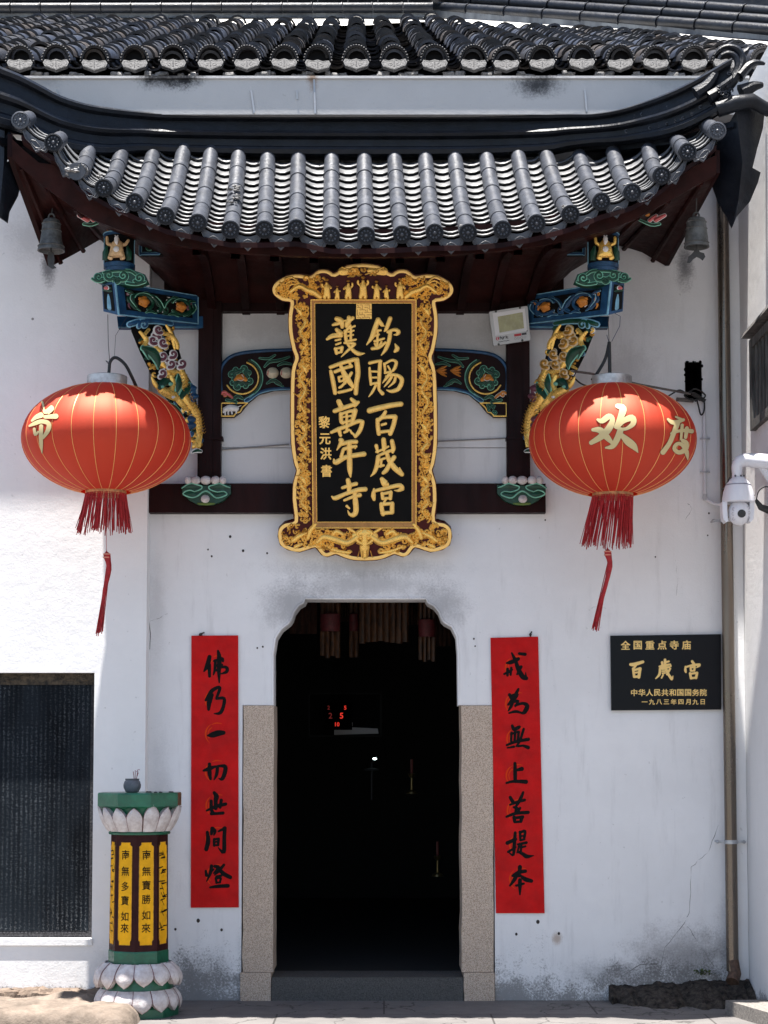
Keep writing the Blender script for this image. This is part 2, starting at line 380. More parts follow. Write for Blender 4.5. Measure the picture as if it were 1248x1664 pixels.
def crack(pts, r=.0028):
    q = []
    for (a, b_), (c, d) in zip(pts, pts[1:]):
        for k in range(5): q.append(P(lerp(a, c, k/5)+r_.uniform(-1.2, 1.2), lerp(b_, d, k/5)+r_.uniform(-1, 1), 0)+Vector((0, .001, 0)))
    ck.tube(q, [r*r_.uniform(.4, 1.2) for _ in q], 4)
crack([(1167,1340),(1150,1385),(1124,1408),(1120,1480),(1113,1500),(1080,1540),(1070,1585)], .0026)
crack([(1117,1505),(1140,1540),(1165,1580)], .0022); crack([(1070,1566),(1040,1568),(1000,1592)], .003)
crack([(245,1010),(262,1002),(275,995)], .002); crack([(1118,818),(1125,826),(1112,850)], .002); crack([(1098,910),(1101,940),(1099,975)], .0016)
crack([(240,860),(242,960),(245,1080)], .003); crack([(950,995),(968,985),(990,990)], .0015)
ck.build('crack', M('crack_dark', (.10,.095,.09), .9), gate)
# nail holes and rusty pegs the photograph shows as dots
nb = MB()
for a, b_, s in [(374,872,2.2),(395,895,2.1),(338,893,1.4),(344,904,1.6),(434,899,1.6),(285,1510,2),(322,1496,3),(360,1511,2.2),(839,1518,2.2),(874,1498,3),(908,1517,2.2),(1152,834,1.6),(1065,905,1.3),(1150,870,1.2),(886,845,1.4),(418,1053,1.5),(427,1051,1.6),(770,1038,1.5),(772,1050,1.2),(1207,1180,2.2),(1200,1198,1.5)]:
    nb.ball(P(a, b_, -.001), (s*.004, .004, s*.0045), 7, 5)
nb.build('nail_head', M('rusty_nail', (.035,.028,.025), .8), gate)
pk = MB()
pk.tube([P(324,1032,0), P(326,1030,-.03), P(332,1028,-.04)], .005, 6); pk.ball(P(326,1031,-.02), .011)
pk.tube([P(862,1034,0), P(862,1031,-.03), P(864,1026,-.035)], .005, 6); pk.ball(P(862,1031,-.015), .009)
pk.build('banner_peg', M('peg_iron', (.02,.018,.017), .7), gate)

# granite door surround
sur = thing('door_surround', 'speckled granite door jambs and sill framing the dark doorway', 'door frame', (xx(597), 0, 0))
def jag(b, x0, x1, y0, y1, z0, z1, n=10, amp=.006, seed=1):
    rr = random.Random(seed); rows = []
    for i in range(n+1):
        z = lerp(z0, z1, i/n); a = rr.uniform(-amp, amp); c = rr.uniform(-amp*.4, amp*.4)
        rows.append([(x0+a, y0, z), (x1+c, y0, z), (x1+c, y1, z), (x0+a, y1, z)])
    k = len(b.v); b.grid(rows, True); b.f.append([k+3,k+2,k+1,k]); b.mi.append(b.cur); e = k+n*4; b.f.append([e,e+1,e+2,e+3]); b.mi.append(b.cur)
b = MB(); jag(b, xx(397), xx(443)+.012, -.008, GW+.02, zz(1580)+.003, zz(1146.5), 14, .004, 2); b.build('door_jamb', m_granite, sur, smooth=0, label='left granite jamb, worn and limewashed along its outer edge')
b = MB(); jag(b, xx(749), xx(800), -.008, GW+.02, zz(1580)+.003, zz(1146.5), 14, .004, 4); b.build('door_jamb', m_granite, sur, smooth=0, label='right granite jamb, warm brown and speckled')
for (a, c) in ((394, 443), (752, 801)):
    b = MB(); jag(b, xx(a), xx(c), -.022, GW, -.02, zz(1580), 4, .003, a); b.build('jamb_base', m_granite, sur, smooth=0)
b = MB(); jag(b, xx(443)+.004, xx(752)-.004, -.015, GW, -.02, zz(1588), 3, .002, 9); b.build('sill', M('grey_granite', (.11,.104,.098), .75, vs=120, col2=(.04,.039,.037), bump=.5, bs=120), sur, smooth=0)

# side wall on the left with the niche of the inscribed slab
lw = thing('side_wall', 'bright whitewashed side wall left of the gate, holding the inscribed black slab', 'wall', (xx(60,-.15), -.15, 0))
YL = -.15
xs = [-4.2, xx(-70,YL), xx(154.5,YL), xx(238,YL)]; zs = [-.05, zz(1526,YL), zz(1093,YL), ZT]
b = MB()
for i in range(3):
    for j in range(3):
        if (i, j) != (1, 1): b.add([(xs[i],YL,zs[j]),(xs[i+1],YL,zs[j]),(xs[i+1],YL,zs[j+1]),(xs[i],YL,zs[j+1])], [[0,1,2,3]])
for (a, c) in (((xs[1],zs[1]),(xs[2],zs[1])),((xs[2],zs[1]),(xs[2],zs[2])),((xs[2],zs[2]),(xs[1],zs[2])),((xs[1],zs[2]),(xs[1],zs[1]))):
    b.add([(a[0],YL,a[1]),(c[0],YL,c[1]),(c[0],YL+.2,c[1]),(a[0],YL+.2,a[1])], [[0,1,2,3]])
b.add([(xs[3],YL,zs[0]),(xs[3],.4,zs[0]),(xs[3],.4,zs[3]),(xs[3],YL,zs[3])], [[0,1,2,3]])
b.add([(xs[0],YL,zs[3]),(xs[3],YL,zs[3]),(xs[3],.4,zs[3]),(xs[0],.4,zs[3])], [[0,1,2,3]])
b.build('wall_face', m_wall2, lw, smooth=0)
b = MB(); b.box(xs[1], xs[2]+.004, YL-.012, YL+.02, zz(1536,YL), zz(1526,YL)-.001); b.build('niche_ledge', m_wall2, lw, smooth=0)

def stele_mat():
    m = M('inscribed_black_stone', (.003,.004,.006), .55, vs=2.2, col2=(.011,.015,.020), spec=.07, stretch=(4,4,.6)); t = m.node_tree; N = t.nodes; L = t.links; b = N['Principled BSDF']
    src = b.inputs['Base Color'].links[0].from_socket
    g = N.new('ShaderNodeNewGeometry')
    def noise(sc):
        n = N.new('ShaderNodeTexNoise'); n.inputs['Scale'].default_value = sc; n.inputs['Detail'].default_value = 3; L.new(g.outputs['Position'], n.inputs['Vector']); return n.outputs['Fac']
    def mth(op, a, c=0.0):
        n = N.new('ShaderNodeMath'); n.operation = op
        for i, x in enumerate((a, c)):
            if isinstance(x, (int, float)): n.inputs[i].default_value = x
            else: L.new(x, n.inputs[i])
        return n.outputs[0]
    sp = N.new('ShaderNodeSeparateXYZ'); L.new(g.outputs['Position'], sp.inputs[0])
    gx = mth('SINE', mth('MULTIPLY', sp.outputs[0], 2*math.pi/.030)); gz = mth('SINE', mth('ADD', mth('MULTIPLY', sp.outputs[2], 2*math.pi/.026), mth('MULTIPLY', noise(6), 25.0)))
    cell = mth('MULTIPLY', mth('MULTIPLY_ADD', gx, .5), 1.0)
    cell = mth('ADD', mth('MULTIPLY', gx, .34), mth('MULTIPLY', gz, .12))
    f = mth('ADD', mth('MULTIPLY', noise(190), 1.05), mth('MULTIPLY', cell, .27))
    r = N.new('ShaderNodeMapRange'); L.new(f, r.inputs[0]); r.inputs['From Min'].default_value = .60; r.inputs['From Max'].default_value = .76; r.inputs['To Max'].default_value = .7
    pt = N.new('ShaderNodeMapRange'); L.new(noise(3), pt.inputs[0]); pt.inputs['From Min'].default_value = .38; pt.inputs['From Max'].default_value = .62; pt.inputs['To Min'].default_value = .25
    mx = N.new('ShaderNodeMix'); mx.data_type = 'RGBA'; L.new(mth('MULTIPLY', r.outputs[0], pt.outputs[0]), mx.inputs[0]); L.new(src, mx.inputs[6]); mx.inputs[7].default_value = (.13,.14,.15,1)
    L.new(mx.outputs[2], b.inputs['Base Color'])
    bp = N.new('ShaderNodeBump'); bp.inputs['Strength'].default_value = .5; bp.inputs['Distance'].default_value = .003; bp.invert = True
    L.new(r.outputs[0], bp.inputs['Height']); L.new(bp.outputs[0], b.inputs['Normal'])
    return m
st = thing('stele', 'dark stone slab with worn columns of tiny carved characters, set in the left wall', 'stone tablet', (xx(45,YL), YL+.09, zz(1526,YL)))
YS = YL+.085
b = MB(); b.box(xs[1]-.01, xs[2]-.035, YS, YS+.06, zs[1]+.045, zs[2]+.01); b.build('slab', stele_mat(), st, smooth=0)
b = MB(); rr = random.Random(8)
bz = zs[1]; n = 46
for k in range(n):                                    # scrolled border down the right edge, along the foot
    z = lerp(bz+.02, zs[2]-.03, (k+.5)/n); c = Vector((xs[2]-.019, YS-.001, z))
    b.tube([c+Vector((math.cos(a)*.011, -.003, math.sin(a)*.016)) for a in [t*.9-1.9+rr.uniform(-.1,.1) for t in range(5)]], .0028, 5)
for k in range(36):
    x = lerp(xs[1], xs[2]-.05, (k+.5)/36); c = Vector((x, YS-.001, bz+.022))
    b.tube([c+Vector((math.cos(a)*.014, -.003, math.sin(a)*.012)) for a in [t*.9 for t in range(5)]], .0028, 5)
b.box(xs[2]-.0345, xs[2]+.004, YS+.002, YS+.06, zs[1]-.004, zs[2]+.01); b.box(xs[1]-.01, xs[2]-.0355, YS+.002, YS+.06, zs[1]-.004, zs[1]+.0445)
b.build('carved_border', M('slab_border', (.014,.014,.017), .6, vs=60, spec=.2, col2=(.055,.055,.06), bump=.8, bs=90), st)
b = MB(); rr = random.Random(4)
for k in range(26):                                   # crumbling lime and earth under the niche head
    x = lerp(xs[1], xs[2]-.02, rr.random()); b.ball((x, YS-.012, zs[2]-.01-rr.random()*.04), (rr.uniform(.01,.04), .012, rr.uniform(.006,.016)), 6, 4)
b.box(xs[1], xs[2]-.003, YS-.012, YS-.003, zs[2]-.075, zs[2]-.002)
b.build('crumbled_top', M('crumbled_earth', (.10,.075,.05), .95, vs=30, col2=(.02,.017,.014), bump=1.2, bs=40), st)

# the wall running towards the viewer on the right
XW = xx(1207)
rw = thing('return_wall', 'white wall coming forward at the right edge, lit high up by the sun', 'wall', (XW, -.4, 0))
zt = P(1230, 140, -.35).z
b = MB(); b.box(XW, XW+1.6, -3.0, -.003, -.05, zt); b.build('wall_face', m_wall2, rw, smooth=0)
b = MB(); b.box(XW-.10, XW-.002, -.055, -.002, .1, ZT-.3); b.build('corner_strip', m_wall2, rw, smooth=0)
# latticed window in it
wn = thing('window', 'weathered grey barred window in the white wall at the right edge', 'window', (XW, -.62, P(1240,700,-.6).z))
z0, z1 = P(1240,696,-.6).z, P(1240,548,-.6).z
m_wood = M('weathered_wood', (.085,.08,.075), .8, var=.6, vs=20, bump=.8, bs=60, stretch=(1,1,.2))
b = MB()
for y0 in (-.50, -1.3): b.box(XW-.035, XW+.05, y0-.07, y0, z0, z1)
for z in (z0, z1-.06): b.box(XW-.033, XW+.048, -1.3, -.57, z+.003, z+.057)
b.build('frame', m_wood, wn, smooth=0)
for k in range(6):
    b = MB(); y = -.64-k*.1; b.tube([(XW-.012, y, z0+.05), (XW-.012, y, z1-.05)], .014, 8); b.build('bar', m_wood, wn)
b = MB(); b.box(XW-.003, XW+.002, -1.3, -.5, z0+.01, z1-.01); b.build('dark_pane', M('window_dark', (.01,.01,.011), .3), wn, smooth=0)
b = MB(); b.hexa([(XW-.07,-1.4,z1+.03),(XW,-1.4,z1+.03),(XW,-.42,z1+.03),(XW-.07,-.42,z1+.03)], [(XW-.05,-1.4,z1+.07),(XW,-1.4,z1+.09),(XW,-.42,z1+.09),(XW-.05,-.42,z1+.07)]); b.build('hood', m_wood, wn, smooth=0)

# rough stones at the foot of the walls
def rock(b, c, s, n=14, m=9, amp=.12, seed=1, flat=.5):
    rr = random.Random(seed); ph = [(rr.uniform(1,4), rr.uniform(1,4), rr.uniform(1,4), rr.uniform(0,6)) for _ in range(6)]; rows = []
    for i in range(m+1):
        th = math.pi*(i/m)*.996+.002*math.pi; row = []
        for j in range(n):
            a = 2*math.pi*j/n; d = Vector((math.sin(th)*math.cos(a), math.sin(th)*math.sin(a), math.cos(th)))
            d = Vector([math.copysign(abs(q)**flat, q) for q in d])
            k = 1+amp*sum(math.sin(p[0]*d.x*2+p[1]*d.y*2+p[2]*d.z*2+p[3]) for p in ph)/3+rr.uniform(-.012,.012)
            row.append(Vector(c)+Vector((d.x*s[0], d.y*s[1], d.z*s[2]))*k)
        rows.append(row)
    b.grid(rows, True)
b = MB(); rr = random.Random(12)
for k in range(13):
    x = lerp(P(-40,1600,-.25).x, P(168,1600,-.25).x, (k+.5)/13); rock(b, (x, -.22+rr.uniform(-.02,.02), .045+rr.uniform(-.008,.012)), (.075, .085, .052), 10, 7, .16, 20+k)
tag(b.build('rubble_footing', M('rubble', (.19,.14,.105), .95, vs=9, col2=(.09,.065,.048), bump=1.4, bs=24), smooth=30), 'crumbling brown rubble footing along the base of the left side wall', 'stone footing')
from mathutils import noise as mnoise
b = MB(); rows = []; NX, NY = 80, 46
for j in range(NY+1):
    row = []
    for i in range(NX+1):
        u, v = i/NX*2-1, j/NY*2-1; q = Vector((u*2.2, v*1.3, 3.7))
        x = -2.11+u*.66*(1+.06*mnoise.noise(Vector((v*1.6, 2, 0)))); y = -.82+v*.40*(1+.05*mnoise.noise(Vector((u*2, 5, 1))))
        e = min(1, (1-abs(u)**5)*(1-abs(v)**4)*2.4); e = max(0, e)**.45
        row.append((x, y, -.01+e*(.105+.030*mnoise.noise(q)+.016*mnoise.noise(q*3.1)+.007*mnoise.noise(q*9))))
    rows.append(row)
b.grid(rows)
tag(b.build('stone_slab', m_stone, smooth=50), 'broad rough sunlit stone slab on the ground, left of the painted lotus pillar', 'stone')
b = MB(); rr = random.Random(15)
rows = []
xa, xb = P(992,1600,-.1).x, XW-.003
for i in range(71):
    x = lerp(xa, xb, i/70); zt_ = .078+.055*(i/70)+.008*math.sin(i*.31)+.005*math.sin(i*.83)+rr.uniform(-.004,.004); yf = -.09-.08*min(1, i/25)+.02*math.sin(i*.23)+.012*math.sin(i*.57)+rr.uniform(-.006,.006)
    rows.append([(x, .0-.002, zt_+.012), (x, yf*.4, zt_+rr.uniform(-.005,.005)), (x, yf*.9, zt_-.022+rr.uniform(-.006,.006)), (x, yf*1.3+rr.uniform(-.008,.008), zt_*.62+rr.uniform(-.008,.006)), (x, yf*1.75+rr.uniform(-.012,.012), zt_*.34+rr.uniform(-.008,.006)), (x, yf*2.3+.03*math.sin(i*.4)+rr.uniform(-.012,.012), -.006)])
b.grid(rows); k = len(b.v)
b.add(rows[0]+[(xa,-.002,-.01)], [[0,1,2,3,4,5,6]])
tag(b.build('damp_footing', m_soil, smooth=30), 'dark damp crumbling stone footing at the base of the wall under the downpipe', 'stone footing')
b = MB(); rr = random.Random(23)
for k in range(60):
    c = Vector((P(1141,1570,-.05).x+rr.gauss(0,.025), -.05+rr.uniform(-.05,.03), P(1141,1583,-.05).z+rr.uniform(-.005,.02))); a = rr.uniform(0,6.28); l = rr.uniform(.012,.028)
    d = Vector((math.cos(a), math.sin(a), rr.uniform(.3,1.4))).normalized()*l; s_ = d.cross(Vector((0,0,1))).normalized()*l*.35
    b.add([c, c+d*.5+s_, c+d, c+d*.5-s_], [[0,1,2,3]])
tag(b.build('weed_tuft', M('moss_green', (.06,.085,.02), .8), smooth=0), 'small tuft of green weed growing on the damp footing', 'plant')
kb = MB(); pA = Vector((P(1192,1640,-.9).x, -.62, 0)); 
kb.hexa([(pA.x,-.62,-.02),(pA.x+.23,-1.45,-.02),(pA.x+1.4,-1.45,-.02),(pA.x+1.4,-.5,-.02)], [(pA.x+.004,-.622,.085),(pA.x+.234,-1.45,.085),(pA.x+1.4,-1.45,.09),(pA.x+1.4,-.5,.09)])
kb.build
tag(kb.build('kerb_block', M('pale_granite', (.24,.22,.20), .85, vs=60, col2=(.12,.11,.10), bump=.6, bs=110), smooth=0), 'sunlit granite kerb block at the bottom right corner', 'kerb')

# ================================================================== the dark hall behind the door
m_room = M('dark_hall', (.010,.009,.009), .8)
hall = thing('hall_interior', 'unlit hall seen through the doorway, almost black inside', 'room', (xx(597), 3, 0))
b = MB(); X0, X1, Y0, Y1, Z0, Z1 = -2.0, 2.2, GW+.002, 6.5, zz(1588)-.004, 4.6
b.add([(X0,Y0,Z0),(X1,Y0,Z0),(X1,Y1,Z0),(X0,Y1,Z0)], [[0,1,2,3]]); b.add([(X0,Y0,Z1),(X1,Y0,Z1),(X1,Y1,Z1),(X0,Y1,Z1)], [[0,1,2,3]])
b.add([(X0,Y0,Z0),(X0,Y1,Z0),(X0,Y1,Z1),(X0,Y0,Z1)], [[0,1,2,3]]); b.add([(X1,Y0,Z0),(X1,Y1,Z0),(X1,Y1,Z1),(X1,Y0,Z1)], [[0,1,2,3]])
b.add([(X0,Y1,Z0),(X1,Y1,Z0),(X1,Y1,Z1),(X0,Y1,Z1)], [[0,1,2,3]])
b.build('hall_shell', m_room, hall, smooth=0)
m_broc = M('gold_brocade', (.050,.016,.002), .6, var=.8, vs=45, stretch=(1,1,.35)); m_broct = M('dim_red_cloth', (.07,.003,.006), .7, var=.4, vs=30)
def canopy(x0, x1, yt, yb, Y, label, n, pinkband=None):
    c = thing('hanging_banner', label, 'banner', P((x0+x1)/2, yt, Y))
    b = MB(); w_ = (x1-x0)/n; rr = random.Random(int(x0))
    for k in range(n):
        rows = []
        for i in range(7):
            y = lerp(yt, yb-rr.uniform(0,6)*(n>3), i/6); xm = x0+w_*(k+.5)
            rows.append([P(xm-w_*.49, y, Y+.004*math.sin(k*2+i)), P(xm-w_*.2, y, Y-.010), P(xm+w_*.2, y, Y-.012), P(xm+w_*.49, y, Y+.004*math.sin(k*2+i+1))])
        b.slab(rows, (0, .02, 0))
    b.build('brocade_strip', m_broc, c)
    if pinkband:
        b = MB(); b.lathe([(.02, .03), ((x1-x0)*.5*mpp(Y)*1.02, .02), ((x1-x0)*.52*mpp(Y), -.05), ((x1-x0)*.46*mpp(Y), -.1)], P((x0+x1)/2, pinkband, Y-.01), 16); b.build('cloth_band', m_broct, c)
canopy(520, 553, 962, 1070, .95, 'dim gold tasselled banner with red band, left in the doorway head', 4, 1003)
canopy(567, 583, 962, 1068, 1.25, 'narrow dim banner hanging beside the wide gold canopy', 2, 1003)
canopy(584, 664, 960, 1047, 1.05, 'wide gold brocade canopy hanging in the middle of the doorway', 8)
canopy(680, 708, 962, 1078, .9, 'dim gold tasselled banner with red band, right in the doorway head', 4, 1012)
def emit(name, col, s):
    m = bpy.data.materials.new(name); m.use_nodes = True; b_ = m.node_tree.nodes['Principled BSDF']
    b_.inputs['Base Color'].default_value = (.01,.01,.01,1); b_.inputs['Emission Color'].default_value = (*col, 1); b_.inputs['Emission Strength'].default_value = s; return m
Yc = 2.6
cs = thing('notice_case', 'dark glazed notice case inside the hall with a pale reflection painted in its glass', 'display case', P(560, 1197, Yc))
b = MB()
for x0, x1, y0, y1 in ((501,620,1126,1128),(501,620,1195,1197),(501,503,1128,1195),(617.5,620,1128,1195)):
    q = [P(x0,y1,Yc), P(x1,y1,Yc), P(x1,y0,Yc), P(x0,y0,Yc)]; b.extr(q, (0,.03,0))
b.build('frame', M('case_frame', (.007,.007,.007), .6, spec=.1), cs, smooth=0)
b = MB(); b.extr([P(503,1195,Yc+.02), P(617.5,1195,Yc+.02), P(617.5,1128,Yc+.02), P(503,1128,Yc+.02)], (0,.01,0)); b.build('glass', M('case_glass', (.002,.002,.002), .6, spec=.02), cs, smooth=0)
b = MB(); b.extr([P(543,1194,Yc+.012), P(615,1192,Yc+.012), P(614,1184,Yc+.012), P(576,1182,Yc+.012), P(543,1182,Yc+.012)], (0,.004,0)); b.extr([P(563,1180,Yc+.012), P(573,1180,Yc+.012), P(573,1174,Yc+.012), P(563,1174,Yc+.012)], (0,.004,0)); b.build('painted_reflection', M('painted_reflection', (.30,.30,.31), .8), cs, smooth=0)  # pale shapes paint the outdoor light mirrored in the glass
ld = thing('digit_display', 'small red glowing digit display in the dark hall', 'display', P(556, 1190, 2.3))
m_led = emit('red_led', (1,.04,.02), .22); m_led2 = emit('dim_red_led', (1,.04,.02), .03)
f2 = lambda x, y, h: P(x, y, 2.3-.02)
b = MB(); put_char(b, '5', 555, 1163, 13, f2, .02); put_char(b, '5', 561, 1150, 9, f2, .015); put_char(b, '1', 545, 1177, 9, f2, .02); put_char(b, '0', 549.5, 1177, 9, f2, .02); b.build('lit_digit', m_led, ld, smooth=0)
b = MB(); put_char(b, '2', 537, 1163, 13, f2, .01); put_char(b, '2', 534, 1150, 9, f2, .01); b.build('faint_digit', m_led2, ld, smooth=0)
b = MB(); b.box(P(526,1185,2.3).x, P(572,1185,2.3).x, 2.3, 2.34, P(0,1186,2.3).z, P(0,1140,2.3).z); b.build('display_housing', M('led_housing', (.001,.001,.001), .8, spec=0), ld, smooth=0)
lp = thing('lamp', 'tiny white lamp glowing above a table in the dark hall', 'lamp', P(607, 1250, 2.2))
b = MB(); b.ball(P(609,1233,2.2), (.016,.012,.008)); b.build('bulb', emit('white_bulb', (.75,1,.95), 2.5), lp)
b = MB(); b.tube([P(604,1300,2.22), P(604,1240,2.22), P(609,1235,2.2)], .008, 6); b.lathe([(.06,0),(.055,.012),(.02,.02)], P(604,1252,2.22), 12); b.build('stand', M('lamp_dark', (.01,.01,.01), .7), lp)

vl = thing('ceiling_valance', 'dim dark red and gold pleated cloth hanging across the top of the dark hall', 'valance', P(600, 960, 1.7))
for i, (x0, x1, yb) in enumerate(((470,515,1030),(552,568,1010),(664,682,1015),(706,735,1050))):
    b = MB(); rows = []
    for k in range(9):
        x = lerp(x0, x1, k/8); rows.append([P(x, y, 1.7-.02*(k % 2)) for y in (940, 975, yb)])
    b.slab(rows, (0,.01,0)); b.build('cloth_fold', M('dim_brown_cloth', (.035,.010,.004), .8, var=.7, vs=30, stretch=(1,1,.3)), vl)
for x, y, lab in ((711,1424,'small brass candlestick added for a dim glint at the side of the dark hall'), (669,1290,'slim brass candlestick added for a faint glint in the middle of the dark hall')):  # candlesticks put in to give the dark hall small glints
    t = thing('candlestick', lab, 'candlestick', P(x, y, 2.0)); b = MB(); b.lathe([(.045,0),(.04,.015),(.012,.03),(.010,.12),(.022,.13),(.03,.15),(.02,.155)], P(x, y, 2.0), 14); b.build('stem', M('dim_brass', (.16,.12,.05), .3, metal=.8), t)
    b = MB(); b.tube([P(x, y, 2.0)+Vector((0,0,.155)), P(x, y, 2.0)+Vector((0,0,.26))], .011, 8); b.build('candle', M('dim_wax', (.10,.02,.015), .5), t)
# ================================================================== main roof over the wall
rr = random.Random(77)
YM = -.36
zA, zB = P(624, 113, YM), P(624, 38, 4.5)
MN = Vector((0, -(zB.z-zA.z), zB.y-zA.y)).normalized(); MO = zA
TOPY = [(-200,33),(200,32),(560,34),(690,28),(745,36),(780,43),(815,46),(920,48),(970,54),(1020,57),(1070,62),(1120,67),(1180,71),(1260,78)]
mr = thing('main_roof', 'long black roof of stacked barrel tiles ending in beaded arches, above the gate', 'roof', P(624, 120, YM))
FR = [33,91,154,218,281,342,402,461,517,578,641,706,769,823,882,946,1009,1065,1128,1181]
FR = [33-60.5*k for k in range(6, 0, -1)]+FR+[1241, 1302]
def arc_tiles(b, A, B, r, n, concave=False, seg=8, lift=.026, jit=.009, th=.018):
    t = (B-A); Lr = t.length; t = t/Lr; s = t.cross(MN).normalized(); nn = s.cross(t).normalized()
    if nn.z < 0: nn = -nn
    for k in range(n):
        a = k/n*Lr; e = min(Lr, a+Lr/n*1.5); jx = rr.uniform(-jit, jit); jr = 1+rr.uniform(-.07, .07); rows = []; b.cur = rr.choice((0,0,0,1,1,2)); lf = lift*rr.uniform(.5, 1.5); a += rr.uniform(-.25,.25)*Lr/n*(k > 0)
        for (d, hgt, q) in ((e, 0, r), (a, lf, r*1.03), (a-.004, lf, r*1.03-th)):
            row = []
            for j in range(seg+1):
                an = math.pi*j/seg
                hh = -math.sin(an)*q*.6 if concave else math.sin(an)*q
                row.append(A+t*d+s*(math.cos(an)*q*jr+jx)+nn*(hh+hgt))
            rows.append(row)
        b.grid(rows)
base = MB()
quad = [P(-420,118,YM), P(1400,118,YM), PL(1250,82,MO,MN), PL(690,32,MO,MN), PL(-60,36,MO,MN)]
base.extr([p-MN*.05 for p in quad], (0,0,-.06)); base.build('roof_deck', m_soil, mr, smooth=0)
prev = None
for i, bx in enumerate(FR):
    tx = 580+(bx-580)*.64; ty = interp(tx, TOPY)+5+rr.uniform(-2,2)
    A = P(bx, 102+rr.uniform(-1.5,1.5), YM); B = PL(tx, ty+4, MO, MN)
    b = MB(); arc_tiles(b, A+Vector((0,.03,0)), B, .073, 25); b.build('barrel_tile_row', [m_roof, m_roofb, m_roofc], mr, smooth=30)
    if prev:
        b = MB(); arc_tiles(b, (A+prev[0])/2+Vector((0,0,-.035)), (B+prev[1])/2+Vector((0,0,-.02)), .062, 26, True, 6, .022, .008)
        b.build('trough_tile_row', [m_roof, m_roofb, m_roofc], mr, smooth=30)
        c = (A+prev[0])/2+Vector((rr.uniform(-.03,.03), .02, -.075))
        b = MB()
        for _ in range(5): rock(b, c+Vector((rr.uniform(-.06,.06), rr.uniform(-.01,.02), rr.uniform(-.012,.012))), (rr.uniform(.015,.04), .02, rr.uniform(.01,.02)), 7, 5, .2, rr.randint(0,999))
        b.build('eave_mortar', m_mortar, mr)
    prev = (A, B)
    # beaded arch and the relief tongue under it
    cx, cy = bx+rr.uniform(-1,1), 99+rr.uniform(-1.5,1.5)
    b = MB(); arch = [P(cx+22*math.cos(a), cy-25*math.sin(a), YM-.03) for a in [math.pi*k/14 for k in range(15)]]
    inn = [P(cx+19.5*math.cos(a), cy-22*math.sin(a), YM-.025) for a in [math.pi*k/14 for k in range(15)]]
    back = [p+Vector((0,.06,-.0)) for p in inn]
    b.grid([[p+Vector((0,.06,0)) for p in arch], arch, inn, back])
    b.cur = 1; b.add(back, [list(range(15))]); b.cur = 0  # black back sheet paints the shade inside the arch
    for k in range(17):
        a = math.pi*(k+.0)/16; b.ball(P(cx+22.5*math.cos(a), cy-25.5*math.sin(a), YM-.035), .0072, 6, 4)
    en = b.build('end_arch', [m_roof, m_bed], mr, smooth=35)
    yb = 104+rr.uniform(-1,1.5)
    shp = [(-21,-3),(-18,-8),(-9,-6),(0,-8.5),(9,-6),(18,-8),(21,-3),(18,3),(10,5.5),(0,9),(-10,5.5),(-18,3)]
    tl = rr.uniform(-1.2,1.2)
    fn = lambda x, y, h: P(cx+x, yb+y+x*tl/21, YM-.045-(y+9)*.0035)+Vector((0,-.7,.7))*h*.004
    b = MB(); fr_ = [fn(x, y, 0) for x, y in shp]; b.prism(fr_, [p+Vector((0,.02,-.012)) for p in fr_])
    b.stroke([(x*.86, y*.82, 2.0) for x, y in shp+shp[:1]], fn, .35, 2)
    for sx in (-1, 1):
        b.stroke([(sx*(3+math.cos(t)*3.4*(1-t*.1))+sx*3, math.sin(t)*3*(1-t*.1), 1.7) for t in [k*.8 for k in range(7)]], fn, .4, 2)
    b.stroke([(0,-4,2.2),(0,4,2.2)], fn, .5, 2)
    b.build('relief_tongue', m_relief, mr)
# lime strip and the ridges on top
b = MB(); pts = [(-80,33),(200,31),(560,33),(690,26),(780,40),(920,46),(1070,60),(1260,78)]
rows = [[PL(x, y+12, MO, MN)+MN*(.012+rr.uniform(0,.01)) for x, y in spline(pts, 5)], [PL(x, y-2, MO, MN)+MN*.03 for x, y in spline(pts, 5)], [PL(x, y-2, MO, MN)+MN*.03+Vector((0,.25,.05)) for x, y in spline(pts, 5)]]
b.grid(rows); b.build('lime_flashing', M('bright_lime', (.72,.70,.66), .9, var=.25, vs=6, bump=.8, bs=20), mr)
m_slate = M('blue_grey_slate_band', (.16,.175,.19), .55, vs=5, col2=(.05,.055,.065), bump=.5, bs=20, stretch=(1,1,.3))
def ridge(px0, px1, yb, name, Yf, seg):
    """stone band with rows of half-round tiles on top"""
    b = MB(); q = [x for x in range(px0, px1+1, 30)]; 
    rows = [[P(x, yb(x), Yf(x)) for x in q], [P(x, yb(x)-13, Yf(x)) for x in q], [P(x, yb(x)-13, Yf(x)+.3) for x in q], [P(x, yb(x), Yf(x)+.3) for x in q]]
    b.grid(rows); b.build('ridge_band', m_slate, mr, smooth=0)
    b = MB(); x = px0
    while x < px1:
        x2 = x+seg; 
        for (dy, off) in ((16, .02), (30, -.05), (44, -.10)):
            p, q_ = P(x+1+dy*.6, yb(x)-dy, Yf(x)-off), P(x2-1+dy*.6, yb(x2)-dy, Yf(x2)-off)
            b.tube([p, p+(q_-p)*.96, q_], [.048, .048, .046], 10)
            b.tube([q_-(q_-p)*.02, q_+(q_-p)*.008], .053, 10)
        x = x2
    b.build('ridge_tile_row', m_darktile, mr)
    b = MB(); x = px0
    while x < px1:
        a = rr.uniform(14, 38); y = yb(x)+rr.uniform(0,2); p, q_ = P(x, y, Yf(x)-.06), P(x+a, yb(x+a)+rr.uniform(0,2.5), Yf(x+a)-.06)
        b.extr([p, q_, q_+Vector((0,0,-.014)), p+Vector((0,0,-.014))], (0,.3,0)); x += a*1.02
    b.build('flashing_slate', m_roof, mr, smooth=0)
ridge(-90, 690, lambda x: 29-(x+0)*.001, 'left', lambda x: 4.75, 49)
